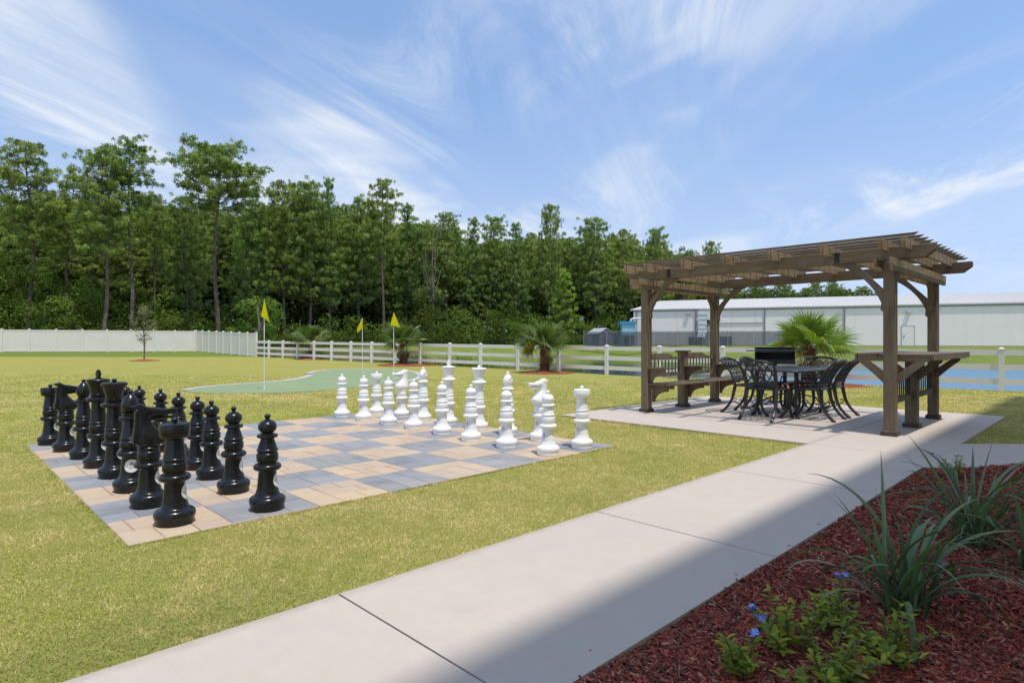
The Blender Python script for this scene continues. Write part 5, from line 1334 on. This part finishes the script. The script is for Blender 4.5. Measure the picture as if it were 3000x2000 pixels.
shrub(*bedpt(2800, 1400), 7, .30, .14, 56, 'small leafy shrub at the back of the bed near the side path', 0)

# ------------------------------------------------------------------ grass blades and bank growth
def hash_noise(u, v, s_, seed):           # smooth value noise
    g = np.random.default_rng(seed); T = g.random((64, 64)); x, y = u / s_ + 100, v / s_ + 100; i, j = np.floor(x).astype(int), np.floor(y).astype(int); a_, b_ = x - i, y - j
    a_, b_ = a_*a_*(3-2*a_), b_*b_*(3-2*b_); q = lambda di, dj: T[(i+di) % 64, (j+dj) % 64]
    return (q(0,0)*(1-a_) + q(1,0)*a_)*(1-b_) + (q(0,1)*(1-a_) + q(1,1)*a_)*b_
GPOLY = gp
def in_green(u, v):
    ins = np.zeros(u.shape, bool); P_ = GPOLY
    for i in range(len(P_)):
        a_, b_ = P_[i], P_[(i+1) % len(P_)]; ins ^= ((a_[1] > v) != (b_[1] > v)) & (u < (b_[0]-a_[0])*(v-a_[1])/(b_[1]-a_[1]+1e-12) + a_[0])
    return ins
def grass():
    g = np.random.default_rng(99); N = 1050000
    q = g.random(N); y0_, y1_ = 2.3, 24.0; e = .42; Y = (y0_**e + q * (y1_**e - y0_**e)) ** (1/e); X = Y * np.where(g.random(N) < .86, g.uniform(-.90, .90, N), g.uniform(-1.6, 1.6, N))
    u, v = X * CA + Y * SA, -X * SA + Y * CA
    bad = ((v > 1.60) & (v < 3.125) & (u < 8.81)) | ((u > 8.79) & (u < 14.63) & (v > 1.6) & (v < 7.65)) | ((u > BU - .0) & (u < BU + 8*SQ) & (v > BV) & (v < BV + 8*SQ))
    side_ = (u - 8.06) * SA + (v - 1.617) * CA; s2 = (u - 10.28) * SA + (v - 1.617) * CA
    bad |= (v < 1.62) & (s2 < .01); bad |= in_green(u, v); bad |= u > FENCE_U(v) + .6
    for fu, fv in ((19.79, 18.11), (21.0, 7.35)): bad |= np.hypot(u - fu, v - fv) < 1.4
    edges = [((-1, 3.118), (8.8, 3.118)), ((BU, BV - .008), (BU + 8*SQ, BV - .008)), ((BU - .008, BV), (BU - .008, BV + 8*SQ)), ((BU, BV + 8*SQ + .008), (BU + 8*SQ, BV + 8*SQ + .008)), ((BU + 8*SQ + .008, BV), (BU + 8*SQ + .008, BV + 8*SQ)), ((8.792, 3.12), (8.792, 7.64)), ((8.8, 7.65), (14.62, 7.65))]
    fu, fv = [], []
    for (a0, b0_), (a1, b1) in edges:
        m = int(math.hypot(a1 - a0, b1 - b0_) * 900); t = g.random(m); fu.append(a0 + (a1 - a0) * t + g.normal(0, .012, m)); fv.append(b0_ + (b1 - b0_) * t + g.normal(0, .012, m))
    fu, fv = np.concatenate(fu), np.concatenate(fv); nf_ = len(fu)
    k = ~bad; u, v, Y = np.concatenate([u[k], fu]), np.concatenate([v[k], fv]), np.concatenate([Y[k], fu * SA + fv * CA]); n = len(u)
    f1 = np.clip(Y / 6, .75, 2.6); patch = .34 * hash_noise(u, v, .62, 1) + .33 * hash_noise(u, v, .19, 2) + .33 * hash_noise(u, v, .065, 4); big_ = hash_noise(u, v, 2.4, 3)
    h = g.uniform(.008, .022, n) * (.7 + .7 * patch) * np.where(Y < 6, 1, 1 + (f1 - 1) * .35); wd = g.uniform(.0020, .0038, n) * f1
    h[-nf_:] *= 1.35; a_ = g.uniform(0, 2*np.pi, n); tl = g.uniform(.3, 1.5, n); d = np.stack([np.cos(a_), np.sin(a_), np.zeros(n)], 1); s_ = np.stack([-np.sin(a_), np.cos(a_), np.zeros(n)], 1)
    P0 = np.stack([u, v, lawn_z(v) - .002], 1); mid_ = P0 + d * (h * tl * .35)[:, None] + np.array([0, 0, 1]) * (h * .62)[:, None]; tip = P0 + d * (h * tl)[:, None] + np.array([0, 0, 1]) * (h * g.uniform(.55, 1.0, n))[:, None]
    V = np.stack([P0 - s_ * wd[:, None], P0 + s_ * wd[:, None], mid_ + s_ * wd[:, None] * .8, tip, mid_ - s_ * wd[:, None] * .8], 1).reshape(-1, 3)
    base = np.arange(n)[:, None] * 5; T = np.concatenate([base + np.array([[0, 1, 3]])])
    V = np.stack([P0 - s_ * wd[:, None] * 1.2, P0 + s_ * wd[:, None] * 1.2, tip], 1).reshape(-1, 3); T = np.arange(n * 3).reshape(-1, 3)
    straw = np.clip(((patch - .5) * 1.6 + .45 + big_ * .45 + g.normal(0, .26, n)) - .30, 0, 1)[:, None]
    gcol = np.array([.41, .465, .09]) * (1 - big_[:, None] * .25) * g.uniform(.5, 1.4, (n, 1)); scol = np.array([.80, .63, .33]) * g.uniform(.75, 1.2, (n, 1))
    deep = np.clip(hash_noise(u, v, 1.1, 8) * 2.2 - 1.2, 0, 1)[:, None]; gcol = gcol * (1 - deep * .30) + np.array([-.02, .0, .012]) * deep
    col = np.clip(gcol * (1 - straw) + scol * straw, .01, 1)
    tag(add('grass_blades', npmesh('grass_blades', V, T, GRASS_B, np.repeat(col, 3, 0))), 'short mown yellow-green grass blades covering the lawn', 'grass', kind='stuff')
grass()
def bank_growth():
    g = np.random.default_rng(123); n = 26000; v = g.uniform(20, 50, n); off_ = g.exponential(2.2, n); u = FENCE_U(v) + .5 + off_
    k = (pond_sd(u, v) > -.6) & (g.random(n) < np.clip((v - 18) / 12, .15, 1)); u, v = u[k], v[k]; n = len(u); z = ground_z(u, v)
    h = g.uniform(.25, .75, n) * (.6 + .7 * hash_noise(u, v, 2.5, 5)); a_ = g.uniform(0, 6.28, n); d = np.stack([np.cos(a_), np.sin(a_), np.zeros(n)], 1); s_ = np.stack([-np.sin(a_), np.cos(a_), np.zeros(n)], 1) * g.uniform(.008, .016, n)[:, None]
    P0 = np.stack([u, v, z], 1); tip = P0 + d * (h * .35)[:, None] + np.array([0, 0, 1]) * h[:, None]; V = np.stack([P0 - s_, P0 + s_, tip], 1).reshape(-1, 3)
    tan = np.clip(hash_noise(u, v, 3, 6) * 1.8 - .5 + (v - 36) * .03 + g.normal(0, .2, n), 0, 1)[:, None]; col = np.array([.12, .19, .04]) * (1 - tan) + np.array([.42, .33, .19]) * tan
    tag(add('tall_grass', npmesh('tall_grass', V, np.arange(n*3).reshape(-1, 3), REED, np.repeat(col * g.uniform(.7, 1.2, (n, 1)), 3, 0))), 'tall green and straw-coloured grass growing on the bank behind the rail fence', 'tall grass', kind='stuff')
bank_growth()
